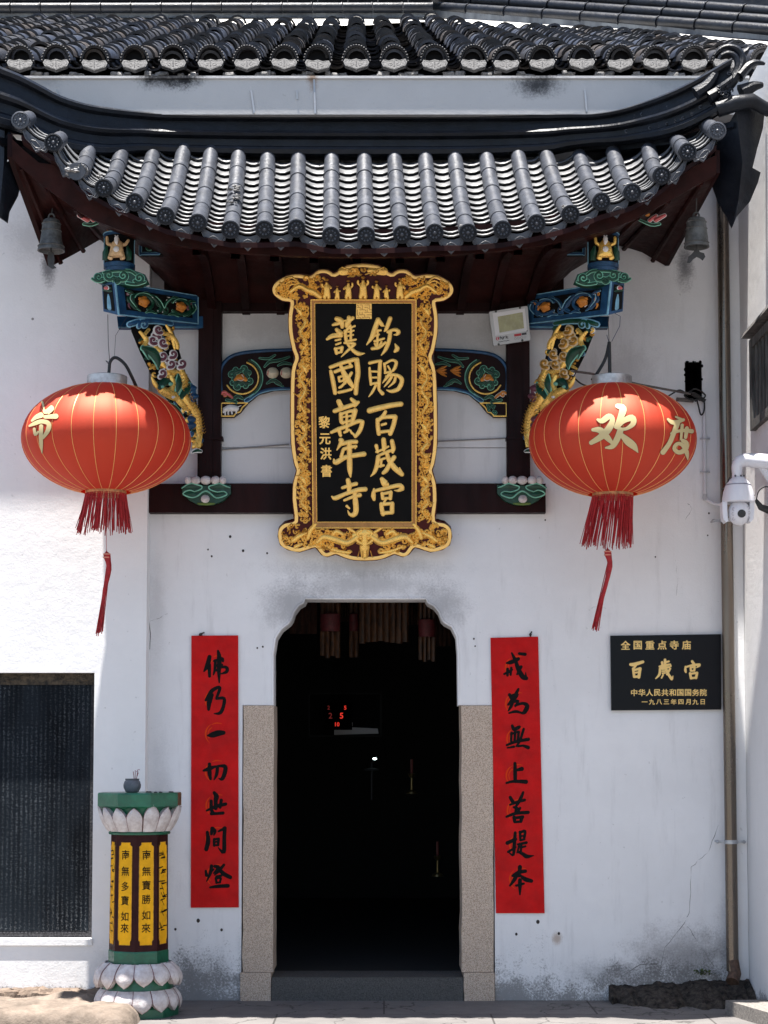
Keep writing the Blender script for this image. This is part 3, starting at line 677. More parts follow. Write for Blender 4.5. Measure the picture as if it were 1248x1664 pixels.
ridge(690, 1330, lambda x: 27+(x-690)*.063+((x-690)/560)**2*3, 'right', lambda x: PL(x, min(74, 34+(x-690)*.063), MO, MN).y+.12, 62)
b = MB(); q = [(-200,20),(690,20),(690,12),(1340,50)]; r1 = [PL(x, min(74, y+16), MO, MN)+Vector((0,.45,-.05)) for x, y in q]; b.grid([r1, [p+Vector((0,.15,1.1)) for p in r1]]); b.build('ridge_back', m_darktile, mr, smooth=0)

# box gutter under the eave
m_gut = plaster('dull_gutter_metal', (.52,.51,.50), [(280,166,62,26,1.0,(.02,.02,.022)),(310,172,40,18,1.0,(.02,.02,.022)),(865,178,55,26,.95,(.03,.03,.033)),(512,160,13,34,.85,(.22,.12,.055)),(503,140,6,22,.6,(.05,.045,.04)),(1080,165,70,30,.35,(.2,.21,.22)),(90,170,50,20,.4,(.2,.2,.2))])
bs_ = m_gut.node_tree.nodes['Principled BSDF']; bs_.inputs['Metallic'].default_value = .25; bs_.inputs['Roughness'].default_value = .5
gu = thing('box_gutter', 'long dull steel gutter under the black roof, marked with soot and rust', 'gutter', P(624, 186, -.45))
YG = -.45
b = MB(); xa, xb = xx(-330), XW-.004
zt_, zb_ = zz(125.5, YG), zz(186, YG)
rows = []
for y, z in ((YG+.17, zb_), (YG, zb_), (YG-.012, zt_-.02), (YG-.026, zt_-.016), (YG-.026, zt_), (YG+.004, zt_), (YG+.006, zt_-.03)): rows.append([(xa, y, z), ((xa+xb)/2, y, z), (xb, y, z)])
b.grid(rows); b.build('trough', m_gut, gu, smooth=30)
for (x, y0, y1, x2) in ((408,147,184,413),(482,147,162,483),(950,147,182,953),(92,146,160,96),(510,128,185,512)):
    b = MB(); b.extr([P(x-1.2,y0,YG-.012), P(x+1.8,y0,YG-.012), P(x2+1.8,y1,YG-.005), P(x2-1.2,y1,YG-.005)], (0,-.006,0)); b.build('seam_strap', m_steel, gu, smooth=0)
sb = MB(); sb.box(xa, xb, YG+.171, -.002, zb_-.03, zb_-.002); sb.box(xa, xb, YG+.18, YG+.2, zb_, zA.z-.06); sb.build('soffit_board', m_maroon, mr, smooth=0)

# ================================================================== the small hipped porch roof
pr = thing('porch_roof', 'curved grey tiled porch roof over the gate with upswept corners and dark ridges', 'roof', P(592, 390, -.6))
ENDS = [(35,197),(88,232),(125,278),(170,305),(220,328),(270,350),(322,361),(375,372),(430,372),(482,370),(538,382),(595,382),(653,380),(706,377),(760,377),(816,372),(871,362),(926,347),(976,327),(1026,312),(1074,285),(1116,247),(1164,214)]
TOPS = [(52,190),(102,222),(145,241),(198,247),(250,246),(299,243),(343,246),(388,250),(435,255),(485,256),(539,256),(592,256),(641,256),(691,255),(739,255),(790,254),(841,249),(886,247),(941,253),(996,248),(1054,243),(1100,229),(1112,204)]
RST = [(-40,94,192,-1.25),(0,112,206,-1.16),(35,126,216,-1.08),(70,144,232,-.98),(100,160,243,-.88),(140,173,251,-.72),(180,180,254,-.58),(230,186,250,-.42),(280,189,252,-.36),(420,190,255,-.33),(592,190,256,-.33),(760,190,255,-.33),(880,190,250,-.37),(920,190,243,-.42),(960,190,238,-.48),(1000,184,236,-.57),(1040,172,231,-.68),(1080,157,224,-.86),(1120,138,210,-.98),(1165,112,186,-1.08),(1186,100,168,-1.1)]
RY = [(a, d) for a, b_, c, d in RST]
YE = -1.28
EN3 = [P(x, y+2, YE-.035) for x, y in ENDS]; TP3 = [P(x, y, min(-.36, interp(x, RY)+.03)) for x, y in TOPS]
TP3[-1] = P(1148, 203, -.98); EN3[-1] = P(1164, 215, -1.3); EN3[0] = P(35,198,-1.3); TP3[0] = P(47,193,-1.12); TP3[1] = P(98,226,-1.02)
def frame_of(A, B):                                   # A lower end, B upper end
    t = (A-B).normalized(); s = Vector((1,0,0)); s = (s-t*s.dot(t)).normalized(); n = t.cross(s)
    if n.z < 0: n = -n
    return t, s, n
broken = {2:'lump', 3:'edge', 6:'', 7:'mid', 9:'tip', 14:'tip', 16:'tip', 17:'tip', 19:'tip', 13:'tip', 11:''}
for i, (A, B) in enumerate(zip(EN3, TP3)):
    t, s, n = frame_of(A, B); L_ = (A-B).length; k = max(1, round(L_/.27)); rt = .048
    path = []; rad = []; rt = .053
    for j in range(k):
        a, c = j/k, (j+1)/k
        for q, r_ in ((a, .0490), (a+.86*(c-a), .0525), (c-.002, .0545), (c, .0505)):
            path.append(B+(A-B)*q+Vector((0,0,-.055*math.sin(math.pi*q)))*(1 if L_ > .5 else 0)); rad.append(r_*(.96+.04*rr.random()))
    t2 = (t+Vector((0,-.85,.32))).normalized(); path += [A+t2*.030]; rad += [.052]; b = MB(); b.tube(path, rad, 16); row = b.build('tube_tile_row', m_tile, pr, smooth=35)
    # end disc with its beaded flower
    if broken.get(i) not in ('lump',):
        b = MB(); t2 = (t+Vector((0,-.85,.32))).normalized(); u = s; v = u.cross(t2).normalized(); c = A+t2*.030; t_, t = t, t2
        ring = lambda r_, d, m=20: [c+u*(math.cos(2*math.pi*j/m)*r_)+v*(math.sin(2*math.pi*j/m)*r_)+t*d for j in range(m)]
        b.grid([ring(.050,-.01), ring(.0535,.0), ring(.0535,.008), ring(.045,.010), ring(.042,.002), ring(.001,.003)], True)
        b.cur = 1
        for j in range(10):
            a = 2*math.pi*j/10; b.ball(c+u*math.cos(a)*.029+v*math.sin(a)*.029+t*.004, .0066, 6, 4)
        b.ball(c+t*.004, .011, 8, 5)
        b.build('end_disc', [m_tile if i in (0, 22) else m_darktile, m_tile], row); t = t_
    if i in broken and broken[i]:
        b = MB(); m = broken[i]
        if m == 'lump': spots = [(A+t*rr.uniform(-.12,.03)+s*rr.uniform(-.05,.03)+n*rr.uniform(-.02,.03), rr.uniform(.012,.03)) for _ in range(44)]
        elif m == 'edge': spots = [(A-t*rr.uniform(0,.3)-s*rr.uniform(.035,.065)+n*rr.uniform(-.02,.02), rr.uniform(.008,.018)) for _ in range(22)]
        elif m == 'mid': spots = [(lerp(A, B, rr.uniform(.3,.55))+s*rr.uniform(-.035,.035)+n*.042+Vector((0,0,-.022)), rr.uniform(.008,.02)) for _ in range(22)]
        else: spots = [(A-t*rr.uniform(-.008,.07)+s*rr.uniform(-.038,.038)+n*rr.uniform(.012,.04), rr.uniform(.007,.015)) for _ in range(13)]
        for c, r_ in spots: rock(b, c, (r_*rr.uniform(.6,1.2), r_*rr.uniform(.6,1.2), r_*.4), 8, 6, .4, rr.randint(0,9999), .8)
        b.build('mortar_patch', M('weathered_mortar', (.30,.30,.30), .85, var=.5, vs=40, bump=.8, bs=60) if i == 2 else m_mortar, row)
for i in range(len(EN3)-1):
    A = (EN3[i]+EN3[i+1])/2; B = (TP3[i]+TP3[i+1])/2
    t, s, n = frame_of(A, B); hwA = (EN3[i+1]-EN3[i]).length*.5-.022; hwB = max(.03, (TP3[i+1]-TP3[i]).length*.5-.022)
    s = (EN3[i+1]-EN3[i]).normalized(); n = t.cross(s); n = n if n.z > 0 else -n
    A = A+t*.012-n*.02; B = B-n*.02; L_ = (A-B).length; m = max(2, round(L_/.088)); b = MB()
    for k in range(m):
        q0, q1 = k/m, min(1, (k+1)/m); rows = []
        jt = rr.uniform(-.004,.004)
        for (q, hgt) in ((max(0, q0-.3/m), 0), (q1-.12/m, .030), (q1, .027), (q1-.04/m, .018), (q1-.42/m, .004)):
            c = lerp(B, A, q)+Vector((0,0,-.055*math.sin(math.pi*q)))*(1 if L_ > .5 else 0); hw = lerp(hwB, hwA, q)
            rows.append([c+s*(a*hw)+n*(hgt+jt*a-.030*(1-a*a)+.008) for a in (-1,-.6,-.2,.2,.6,1)])
        b.grid(rows)
    prow = b.build('pan_tile_row', m_pan, pr, smooth=30)
    # hanging drip tile with a relief
    hw = hwA*.98; dn = Vector((0, .10, -1)).normalized()
    if i in (0, 21): dn = Vector((0, .05, -1)).normalized()
    o_ = A+t*.004-n*.004
    def fn(x, y, h): return o_+s*(x*hw)+dn*(y*.09)+Vector((0,-1,.25)).normalized()*(h*.0022)
    top = [(-1,.0),(-.6,.12),(-.2,.22),(.2,.22),(.6,.12),(1,.0)]; bot = [(1.04,.30),(.8,.72),(.38,.82),(0,1.15),(-.38,.82),(-.8,.72),(-1.04,.30)]
    b = MB(); f_ = [fn(x, y-.12, 0) for x, y in top+bot]; b.prism(f_, [p+Vector((0,.014,0)) for p in f_])
    b.stroke([(x*.9, y*.92-.1, .12) for x, y in bot], fn, 18, 2, -.2)
    b.stroke([(0,.3,.12),(.42,.5,.12),(0,.74,.12),(-.42,.5,.12),(0,.3,.12)], fn, 18, 2, -.2)
    for a in (-.72,.72): b.stroke([(a,.3,.1),(a*.75,.55,.12)], fn, 18, 2, -.2)
    b.build('drip_tile', m_tile, prow, smooth=35)
b = MB()
Us = list(range(len(EN3)))
rows = [[lerp(TP3[i], EN3[i], q)+Vector((0, 0, -.075-.052*math.sin(math.pi*q))) for i in Us] for q in (0,.33,.66,1.0)]
b.slab(rows, (0,0,-.03)); b.build('roof_deck', m_maroon, pr, smooth=0)
# eave board, soffit with a hollow curve, ribs
LOW = [(20,258),(50,286),(76,306),(128,343),(151,357),(200,376),(250,391),(320,404),(400,412),(500,417),(592,418),(690,417),(800,409),(880,399),(940,386),(1000,370),(1040,352),(1080,330),(1162,284)]
xs_ = list(range(20, 1165, 22))+[1162]
b = MB(); YF = -1.19
lo = [P(x, interp(x, LOW), YF) for x in xs_]; hi = [p+Vector((0,-.02,.165)) for p in lo]
hi = [p if abs(x-592) < 520 else p-Vector((0,0,.05)) for p, x in zip(hi, xs_)]
b.slab([lo, hi], (0,.035,0)); b.build('eave_board', m_oxred, pr, smooth=30)
BK = [(85,432),(130,408),(165,388),(215,410),(262,452),(300,494),(350,500),(830,500),(880,494),(920,446),(1000,398),(1040,408),(1080,432)]
BY = [(85,-.72),(130,-.45),(165,-.16),(200,-.015),(1080,-.015)]
def soff(x, q):                                       # x along the front edge in px, q 0 front .. 1 wall
    xb = 85+(x-20)*(995/1142); a = P(x, interp(x, LOW)-3, YF+.03); c = P(xb, interp(xb, BK), interp(xb, BY))
    mid = max(0, 1-abs(x-592)/420)
    return a+(c-a)*q+Vector((0,0,.17*math.sin(math.pi*min(1, q*1.05))*min(1, mid*2.2)))
b = MB(); rows = [[soff(x, q/10) for x in xs_] for q in range(11)]
b.slab(rows, (0,0,.02)); b.build('soffit', m_oxred, pr, smooth=30)
for px in (320,382,446,510,580,650,716,780,842,905):
    b = MB(); path = [soff(px, q/10)+Vector((0,0,-.015)) for q in range(0, 11)]
    s_ = Vector((.026,0,0)); rows = [[p-s_+Vector((0,0,.01)) for p in path], [p-s_-Vector((0,0,.035)) for p in path], [p+s_-Vector((0,0,.035)) for p in path], [p+s_+Vector((0,0,.01)) for p in path]]
    b.grid(rows); b.build('rafter', m_maroon, pr, smooth=30)
for px in (36,78,122,1036,1086,1140):
    b = MB(); path = [soff(px, q/10)+Vector((0,0,-.012)) for q in range(0, 11)]; b.tube(path, .017, 6); b.build('rafter', m_oxred, pr)
for sgn in (0, 1):                                    # side eave boards at the two ends
    x = 20 if sgn == 0 else 1162; b = MB(); path = [soff(x, q/10) for q in range(11)]
    b.slab([path, [p+Vector((0,0,.14)) for p in path]], (-.03 if sgn == 0 else .03, 0, 0)); b.build('side_eave_board', m_maroon, pr, smooth=30)
# side slopes of the hips (tiled, seen edge-on from the gate)
for (hip, cor, wal) in (((170,235,-.55),(-6,222,-1.16),(158,352,-.14)), ((1010,235,-.55),(1192,196,-1.12),(1112,366,-.02))):
    a, c, d = P(*hip), P(*cor), P(*wal); b = MB(); rows = []
    up = P(hip[0]+(60 if hip[0] < 592 else -60), 240, -.1)
    for k in range(7):
        q = k/6; rows.append([lerp(a, up, q)+Vector((0,0,0)), lerp(lerp(a, up, q), lerp(c, d, q), .5)-Vector((0,0,.03)), lerp(c, d, q)])
    b.slab(rows, (0,0,-.035)); b.build('side_slope', m_darktile, pr, smooth=30)
# ridge and the two hip ridges as one swept band of mouldings
b = MB(); pts = spline(RST, 3)
prof = [(0,.0),(0,.075),(.10,.082),(.14,.05),(.20,.045),(.24,.028),(.40,.030),(.44,.070),(.50,.080),(.57,.070),(.60,.034),(.84,.030),(.87,.072),(.94,.082),(1.0,.06),(1.0,-.06),(.0,-.06)]
rows = [[lerp(P(x, yb, Y), P(x, yt, Y), f)+Vector((0,-o_,0)) for f, o_ in prof] for x, yt, yb, Y in pts]
b.grid([list(r_) for r_ in zip(*rows)]); b.add(rows[0], [list(range(len(prof)))]); b.add(rows[-1], [list(range(len(prof)))])
ri = b.build('hip_ridge', m_darktile, pr, smooth=30)
b = MB()
for k in range(len(pts)-1):
    x, yt, yb, Y = pts[k]
    if x > 1000:
        for _ in range(2):
            f = rr.choice((.28,.33,.70,.76)); c = lerp(P(x+rr.uniform(0,8), yb, Y), P(x+rr.uniform(0,8), yt, Y), f)+Vector((0,-.035,0)); a0 = rr.uniform(0,6)
            b.tube([c+Vector((math.cos(a0+t)*.014*(1-t*.12), -.004, math.sin(a0+t)*.012*(1-t*.12))) for t in [q*.8 for q in range(6)]], .004, 5)
b.build('ridge_relief', m_tile, ri)
# upswept finial on the right corner
b = MB(); Yt = -1.1
b.tube([P(x, y, Yt) for x, y in spline([(1150,160),(1180,142),(1199,118),(1206,98),(1199,82),(1184,76),(1170,80),(1160,90)], 5)], [lerp(.062, .012, min(1, k/33)) for k in range(36)], 10, squash=.7)
b.tube([P(x, y, Yt-.02) for x, y in spline([(1166,150),(1190,128),(1199,108),(1195,92),(1184,86),(1172,90)], 4)], [lerp(.03, .01, k/20) for k in range(21)], 8)
b.tube([P(x, y, Yt) for x, y in spline([(1200,125),(1216,108),(1230,102),(1243,104)], 4)], [lerp(.06, .012, k/12) for k in range(13)], 8, squash=.6)
b.tube([P(x, y, Yt) for x, y in spline([(1204,90),(1212,84),(1217,78)], 3)], [lerp(.03, .008, k/6) for k in range(7)], 8)
b.tube([P(x, y, Yt) for x, y in spline([(1204,150),(1225,140),(1240,138)], 3)], [lerp(.05, .015, k/6) for k in range(7)], 8)
b.tube([P(x, y, Yt-.02) for x, y in spline([(1130,152),(1148,140),(1160,124),(1166,112)], 3)], [.04,.04,.038,.036,.034,.03,.028,.024,.018,.012], 8)
for k in range(9): 
    a = rr.uniform(0,6); c = P(1178+rr.uniform(-12,12), 150+rr.uniform(-12,8), Yt-.06); b.tube([c+Vector((math.cos(a+t)*.016*(1-t*.12), -.004, math.sin(a+t)*.014*(1-t*.12))) for t in [q*.8 for q in range(6)]], .005, 5)
b.tube([P(1165,178,-1.12), P(1195,168,-1.14), P(1222,164,-1.12), P(1250,180,-1.05)], [.05,.05,.045,.04], 10)
b.build('corner_finial', m_darktile, pr)
# big pointed tiles hanging under the two corners
def hang(pts, cx, Y, name):
    b = MB(); f_ = []
    for x, y in pts: f_.append(P(x, y, Y+abs(x-cx)*.0032))
    top = f_; n_ = len(f_); c = sum(f_, Vector())/n_+Vector((0,-.06,0))
    k0 = len(b.v); b.add(top+[c], [[i, (i+1) % n_, n_] for i in range(n_)])
    bk = [p+Vector((0,.03,0)) for p in top]; b.add(bk, [list(range(n_))[::-1]])
    for i in range(n_): b.f.append([k0+i, k0+(i+1) % n_, k0+n_+1+(i+1) % n_, k0+n_+1+i]); b.mi.append(0)
    b.build('corner_drip', m_darktile, pr, smooth=60)
hang([(1180,208),(1166,232),(1155,262),(1158,299),(1168,327),(1182,352),(1190,369),(1197,352),(1219,327),(1232,296),(1236,280),(1226,290),(1223,272),(1231,240),(1240,208),(1243,178),(1219,167),(1196,180)], 1197, -1.12, 'r')
hang([(-30,190),(8,205),(28,228),(23,243),(10,258),(12,266),(23,254),(32,266),(35,286),(28,316),(14,342),(11,361),(-2,352),(-18,300),(-34,240)], 0, -1.12, 'l')
# ================================================================== painted timber frame on the wall
rr = random.Random(99)
tf = thing('timber_frame', 'dark maroon timber posts and beams set in the wall behind the gilt signboard', 'timber frame', (xx(590), 0, zz(833)))
def pbox(b, x0, x1, y0, y1, Ya, Yb): b.box(xx(x0,Ya), xx(x1,Ya), Ya, Yb, zz(y1,Ya), zz(y0,Ya))
b = MB(); pbox(b, 238.5, 888, 786, 833, -.085, -.001); b.build('lower_beam', m_maroon, tf, smooth=0)
for x0, x1, xi in ((319,357,340),(825,863,845)):
    b = MB(); pbox(b, x0, x1, 474, 785.4, -.095, -.001); p_ = b.build('post', m_maroon, tf, smooth=0)
    b = MB(); pbox(b, x0+3, x1-14 if x0 < 500 else x1-12, 480, 784, -.105, -.0955); b.build('post_facing', m_maroon, p_, smooth=0)
    b = MB(); pbox(b, x0-1, x1+3, 709, 714, -.11, -.0005); b.build('post_band', m_maroon, p_, smooth=0)
b = MB(); pbox(b, 262, 920, 470, 506, -.075, -.001); b.build('upper_beam', m_maroon, tf, smooth=0)
b = MB(); pbox(b, 262, 920, 424, 469, -.028, -.001); b.build('frieze_board', m_oxred, tf, smooth=0)
b = MB(); pbox(b, 357.5, 824.5, 506.5, 509, -.03, -.001); b.build('beam_bead', m_oxred, tf, smooth=0)
for y0, y1, k in ((509.5,606,0),(606.8,727,1),(728.5,785.4,2)):
    b = MB(); pbox(b, 357.5, 824.5, y0, y1, -.018-.003*(k == 1), -.001); b.build('white_panel_board', m_board, tf, smooth=0)
b = MB(); b.tube([P(357,731,-.03), P(470,722,-.03)], .0045, 6); b.tube([P(712,717,-.03), P(826,712,-.03)], .0045, 6); b.build('panel_wire', M('grey_wire', (.22,.21,.21), .6), tf)

def spiral(cx, cy, r0, a0, turns=1.4, d=1, w=4, tail=None, k=.12):
    n = int(turns*9); out = []
    for i in range(n+1):
        q = i/n; a = a0+d*q*turns*2*math.pi; r_ = r0*(1-q*(1-k)); out.append((cx+r_*math.cos(a), cy+r_*math.sin(a), w*(1-.45*q)))
    return (tail or [])+out
def edge(pts, w, off=0): return [(x, y, w) for x, y in pts]
def outline(b, sts, fn, grow=1.6, n=3):               # pale rim behind a coloured stroke
    for st_ in sts: b.stroke([(x, y, w_+grow) for x, y, w_ in st_], fn, .18, n, -.3)
class Paint:
    """carved and painted relief: each motif one mesh part, its pale edging in the same mesh"""
    def __init__(s, fn, parent): s.fn, s.p, s.l = fn, parent, {}
    def mb(s, key, mat):
        b, ms = s.l.setdefault(key, (MB(), []))
        if mat not in ms: ms.append(mat)
        b.cur = ms.index(mat); return b
    def st(s, name, mat, sts, dome=.42, rim=None, grow=1.6, lift=0, k=''):
        for q in sts:
            if rim: s.mb((name, k), rim[1]).stroke([(x, y, w_+grow) for x, y, w_ in q], s.fn, .2, 3, -.3, lift)
            s.mb((name, k), mat).stroke(q, s.fn, dome, 3, -.3, lift+(.7 if rim else 0))
    def dot(s, name, mat, x, y, r, rim=None, lift=0, k=''): s.st(name, mat, [[(x-r*.12, y, r*2), (x+r*.12, y, r*2)]], .5, rim, lift=lift, k=k)
    def done(s):
        for (n_, k), (b, ms) in s.l.items():
            if b.v: b.build(n_, ms, s.p, smooth=50)
RIMW = ('white_outline', m_bluel); RIMG = ('pale_green_outline', m_greenl); RIMP = ('white_edge', m_white)

# ------------------------------------------------ painted beams that carry the lanterns, one each side
def beam(mir):
    mx = (lambda x: 1180-x) if mir else (lambda x: x)
    side = 'right' if mir else 'left'
    t = thing('bracket_beam', 'blue edged painted beam end with %s scrolls, projecting over the %s lantern' % (('blue', 'right') if mir else ('green', 'left')), 'beam', P(mx(255), 500, -.5))
    Y0, Y1 = -.84, -.125
    A0, A1 = P(mx(186), 457, Y0), P(mx(192), 512, Y0)           # near end of the face, top and bottom
    B0, B1 = P(mx(323), 480, Y1), P(mx(323), 527, Y1)
    O0, O1 = P(mx(165.5), 461, Y0+.07), P(mx(168), 506, Y0+.07)
    of = O0-A0; b = MB()
    C0, C1 = B0+of*.8, B1+of*.8
    b.hexa([A0, B0, C0, O0], [A1, B1, C1, O1]); b.build('beam_body', m_blue, t, smooth=0)
    nrm = (B0-A0).cross(A1-A0).normalized(); nrm = nrm if nrm.y < 0 else -nrm
    k_ = mpp(-.5)
    def face(u, v, h): return lerp(lerp(A0, B0, u/138), lerp(A1, B1, u/138), v/50)+nrm*(h*k_)
    b = MB(); b.extr([face(*p, .5) for p in ((14,9),(126,9),(126,41),(14,41))], nrm*.002); b.build('black_ground', m_bed, t, smooth=0)
    pt = Paint(face, t); sc = m_blue if mir else m_green; rim = RIMW if mir else RIMG
    pt.st('pale_border', m_bluel, [[(1,1,2.2),(137,1,2.2)],[(1,49,2.2),(137,49,2.2)],[(137,1,2.2),(137,49,2.2)],[(1.2,1,3.5),(1.2,49,3.5)]], .3)
    for cx, d in ((42, 1), (105, -1)):
        pt.st('scroll', sc, [[(cx+15*math.cos(a)*1.1, 25+12*math.sin(a), 6) for a in [2.4*1+q*.62*d for q in range(9)]]], .4, rim, 2)
        pt.st('scroll', sc, [[(cx-20*d, 16, 3), (cx-24*d, 26, 6), (cx-14*d, 37, 5)], [(cx+16*d, 14, 4), (cx+24*d, 22, 7), (cx+30*d, 33, 6), (cx+22*d, 39, 3)]], .4, rim, 1.8)
        pt.dot('peony', m_orange, cx, 25, 7.5, lift=1.5, k=d)
        for a in range(5): pt.dot('peony', m_orange, cx+6*math.cos(a*1.26), 25+6*math.sin(a*1.26), 3.2, lift=2, k=d)
        pt.st('peony', m_goldd, [[(cx-3,27,1.2),(cx+2,23,1.4),(cx+5,27,1)]], .4, lift=6, k=d)
    pt.st('scroll', sc, [spiral(70, 22, 9, 0, 1.3, 1, 4), spiral(78, 32, 7, 2, 1.2, -1, 4), [(64,36,3),(72,30,4),(84,16,4),(90,12,2)], [(58,12,3),(66,14,4)]], .4, rim, 1.8)
    for cx, d in ((42, 1), (105, -1)):                # leaves, buds and pale highlights between the scrolls
        pt.st('leaf', m_green if not mir else m_blue, [[(cx-26*d,12,2),(cx-18*d,13,4),(cx-12*d,18,1.5)],[(cx+20*d,40,2),(cx+12*d,38,4),(cx+4*d,41,1.5)],[(cx-6*d,39,2),(cx-14*d,34,4),(cx-18*d,28,1.5)],[(cx+2*d,11,2),(cx+9*d,10,3.4),(cx+15*d,13,1.5)]], .4, rim, 1.4, 1)
        pt.st('highlight', m_greenl if not mir else m_bluel, [[(cx+16*math.cos(a)*1.05, 25+12.5*math.sin(a), 1.2) for a in [q*.35+3.4 for q in range(6)]], [(cx-22*d,18,1),(cx-24*d,26,1.4),(cx-16*d,36,1)], [(cx+18*d,15,1),(cx+26*d,22,1.4),(cx+31*d,32,1)]], .5, lift=6)
    cu = m_orange if mir else m_mauve
    pt.st('end_curl', cu, [spiral(19, 16, 4, 0, 1, 1, 3), [(19,18,3),(23,25,4),(18,33,4),(20,38,2)], spiral(121, 15, 4, 0, 1, 1, 3), [(121,18,3),(117,25,4),(122,33,4),(118,38,2)]], .45, RIMP, 1.2)
    for _ in range(14): pt.st('white_fleck', m_white, [[(x:=rr.uniform(17,122), y:=rr.uniform(11,39), 1.8), (x+rr.uniform(-4,4), y+rr.uniform(-3,3), .5)]], .4, lift=1.5)
    pt.done()
    def endf(u, v, h): return lerp(lerp(O0, A0, u/20), lerp(O1, A1, u/20), v/50)+((O0-C0).normalized())*(h*k_)
    pe = Paint(endf, t)
    b = MB(); b.extr([endf(*p, .3) for p in ((2,4),(16,4),(16,45),(2,45))], (O0-C0).normalized()*.002); b.build('end_panel', m_bed, t, smooth=0)
    pe.st('end_vase', m_bluel, [[(9,20,3),(9,28,6),(9,42,7)]], .4); pe.st('end_leaf', m_green, [[(4,12,5),(12,14,5)],[(6,8,4),(13,9,3)]], .4, RIMG); pe.dot('end_flower', m_pink, 8, 9, 3, RIMP, lift=2)
    pe.done()
    # the small blue block behind, carrying it on the wall
    b = MB(); q = [P(mx(190),514,-.5), P(mx(345),514,-.06), P(mx(345),533,-.06), P(mx(192),533,-.5)]; b.extr(q, (0,.055,0)); bb = b.build('under_block', m_blue, t, smooth=0)
    b = MB(); b.tube([P(mx(192),532,-.505), P(mx(330),531.5,-.1)], .004, 5); b.build('block_edge', m_bluel, bb)
    return t
beam(False); beam(True)

# ------------------------------------------------ cloud shelf and figure block above each beam
def capital(mir):
    mx = (lambda x: 1174-x) if mir else (lambda x: x)
    side = 'right' if mir else 'left'; Y = -.81
    t = thing('figure_block', 'small painted block with a %s, standing on the %s beam' % (('golden bearded figure raising both arms', 'right') if mir else ('cream bearded figure waving one arm', 'left')), 'carving', P(mx(194), 450, Y))
    cx = mx(194); k = mpp(Y); c = P(cx, 436, Y+.05)
    def half(r, z0, z1, b): b.lathe([(r, z0), (r, z1)], c, 24)
    H = (436-381)*k; r_ = 26*k
    b = MB(); half(r_*.94, .0, H, b); b.build('block_core', m_bed, t)
    b = MB(); half(r_*1.02, H*.93, H*1.02, b); half(r_*1.0, -.005, H*.10, b); half(r_*.9, -.03, -.005, b)
    b.build('blue_rim', m_blue, t)
    b = MB(); b.tube([c+Vector((math.cos(a)*r_*1.03, math.sin(a)*r_*1.03, H*1.02)) for a in [math.pi+q*math.pi/14 for q in range(15)]], .0035, 5)
    for a in (-.12, -math.pi+.12): b.tube([c+Vector((math.cos(a)*r_*.97, math.sin(a)*r_*.97, z)) for z in (.02, H*.9)], .0035, 5)
    b.build('pale_rim_line', m_bluel, t)
    f = c+Vector((0, -r_*.93, 0)); s = H
    def q(x, y, z): return f+Vector(((-x if mir else x)*s, -y*s, z*s))
    arm2 = [(.27,.10,.60),(.30,.12,.86)] if mir else [(.24,.12,.55),(.36,.10,.74)]
    pts = [q(0,.05,.30), q(0,.08,.48), q(0,.07,.62), q(0,.10,.70), q(0,.11,.80),
           q(.16,.08,.60), q(*arm2[0]), q(*arm2[1]), q(-.16,.08,.60), q(-.29,.10,.58), q(-.30,.11,.84),
           q(.16,.16,.24), q(.24,.20,.14), q(.10,.22,.12), q(-.16,.16,.24), q(-.24,.20,.14), q(-.10,.22,.12)]
    rad = [s*v for v in (.14,.17,.12,.06,.10,.07,.06,.045,.07,.065,.045,.09,.07,.05,.09,.07,.05)]
    ed = [(0,1),(1,2),(2,3),(3,4),(2,5),(5,6),(6,7),(2,8),(8,9),(9,10),(0,11),(11,12),(12,13),(0,14),(14,15),(15,16)]
    vs, fs = skin(pts, rad, ed); b = MB(); b.add(vs, fs); fg = b.build('figurine', m_gold if mir else M('cream_ochre', (.62,.40,.20), .5, var=.4, vs=40), t)
    b = MB(); b.ball(q(0,.22,.40), (s*.10, s*.05, s*.10), 8, 6); b.ball(q(0,.20,.77), (s*.06, s*.03, s*.05), 8, 5); b.tube([q(0,.22,.74), q(0,.24,.62), q(.02,.22,.54)], [s*.07, s*.06, s*.02], 7)
    for e in (-.04,.04): b.ball(q(e,.215,.82), s*.018, 6, 4)
    b.build('pale_beard', m_white, fg)
    b = MB(); 
    for sx in (-1, 1): b.tube([q(sx*.36,.02,.12), q(sx*.34,.06,.35), q(sx*.30,.05,.55)], [s*.09, s*.10, s*.03], 8)
    b.build('green_foliage', m_green, t)
    b = MB(); b.lathe([(.03,.0),(.075,.012),(.085,.03),(.05,.055),(.02,.065)], c+Vector((0,0,H*1.02)), 10, lambda a, z: 1+.12*math.cos(5*a)); b.build('lotus_bud', m_orange if not mir else m_pink, t)
    # cloud shelf
    sh = thing('cloud_shelf', 'green scrolled cloud shelf between the %s figure block and the painted beam below' % side, 'carving', P(mx(195), 452, Y))
    b = MB(); o_ = [(152,452),(160,443),(176,438),(198,437),(220,440),(236,446),(240,456),(228,461),(205,463),(190,462),(180,456),(166,459)]
    b.extr([P(mx(x), y, Y-.02) for x, y in o_], (0,.10,0)); b.build('shelf_board', m_green, sh, smooth=0)
    fn = lambda x, y, h: P(mx(x), y, Y-.022-h*k)
    pt = Paint(fn, sh)
    for (x, y, r0, d) in ((160,450,7,1),(177,447,8.5,1),(200,448,8.5,-1),(226,452,8.5,-1),(189,455,5,1)):
        pt.st('cloud_curl', m_green, [spiral(x, y, r0, .5 if d > 0 else 2.6, 1.35, d, 5)], .45, RIMG, 2)
    pt.st('cloud_curl', m_green, [[(150,453,3),(158,457,4),(168,456,3)], [(168,443,3),(186,440,4),(210,440,4),(220,446,3)], [(206,460,4),(222,462,4),(236,458,3)]], .45, RIMG, 2)
    pt.done()
capital(False); capital(True)

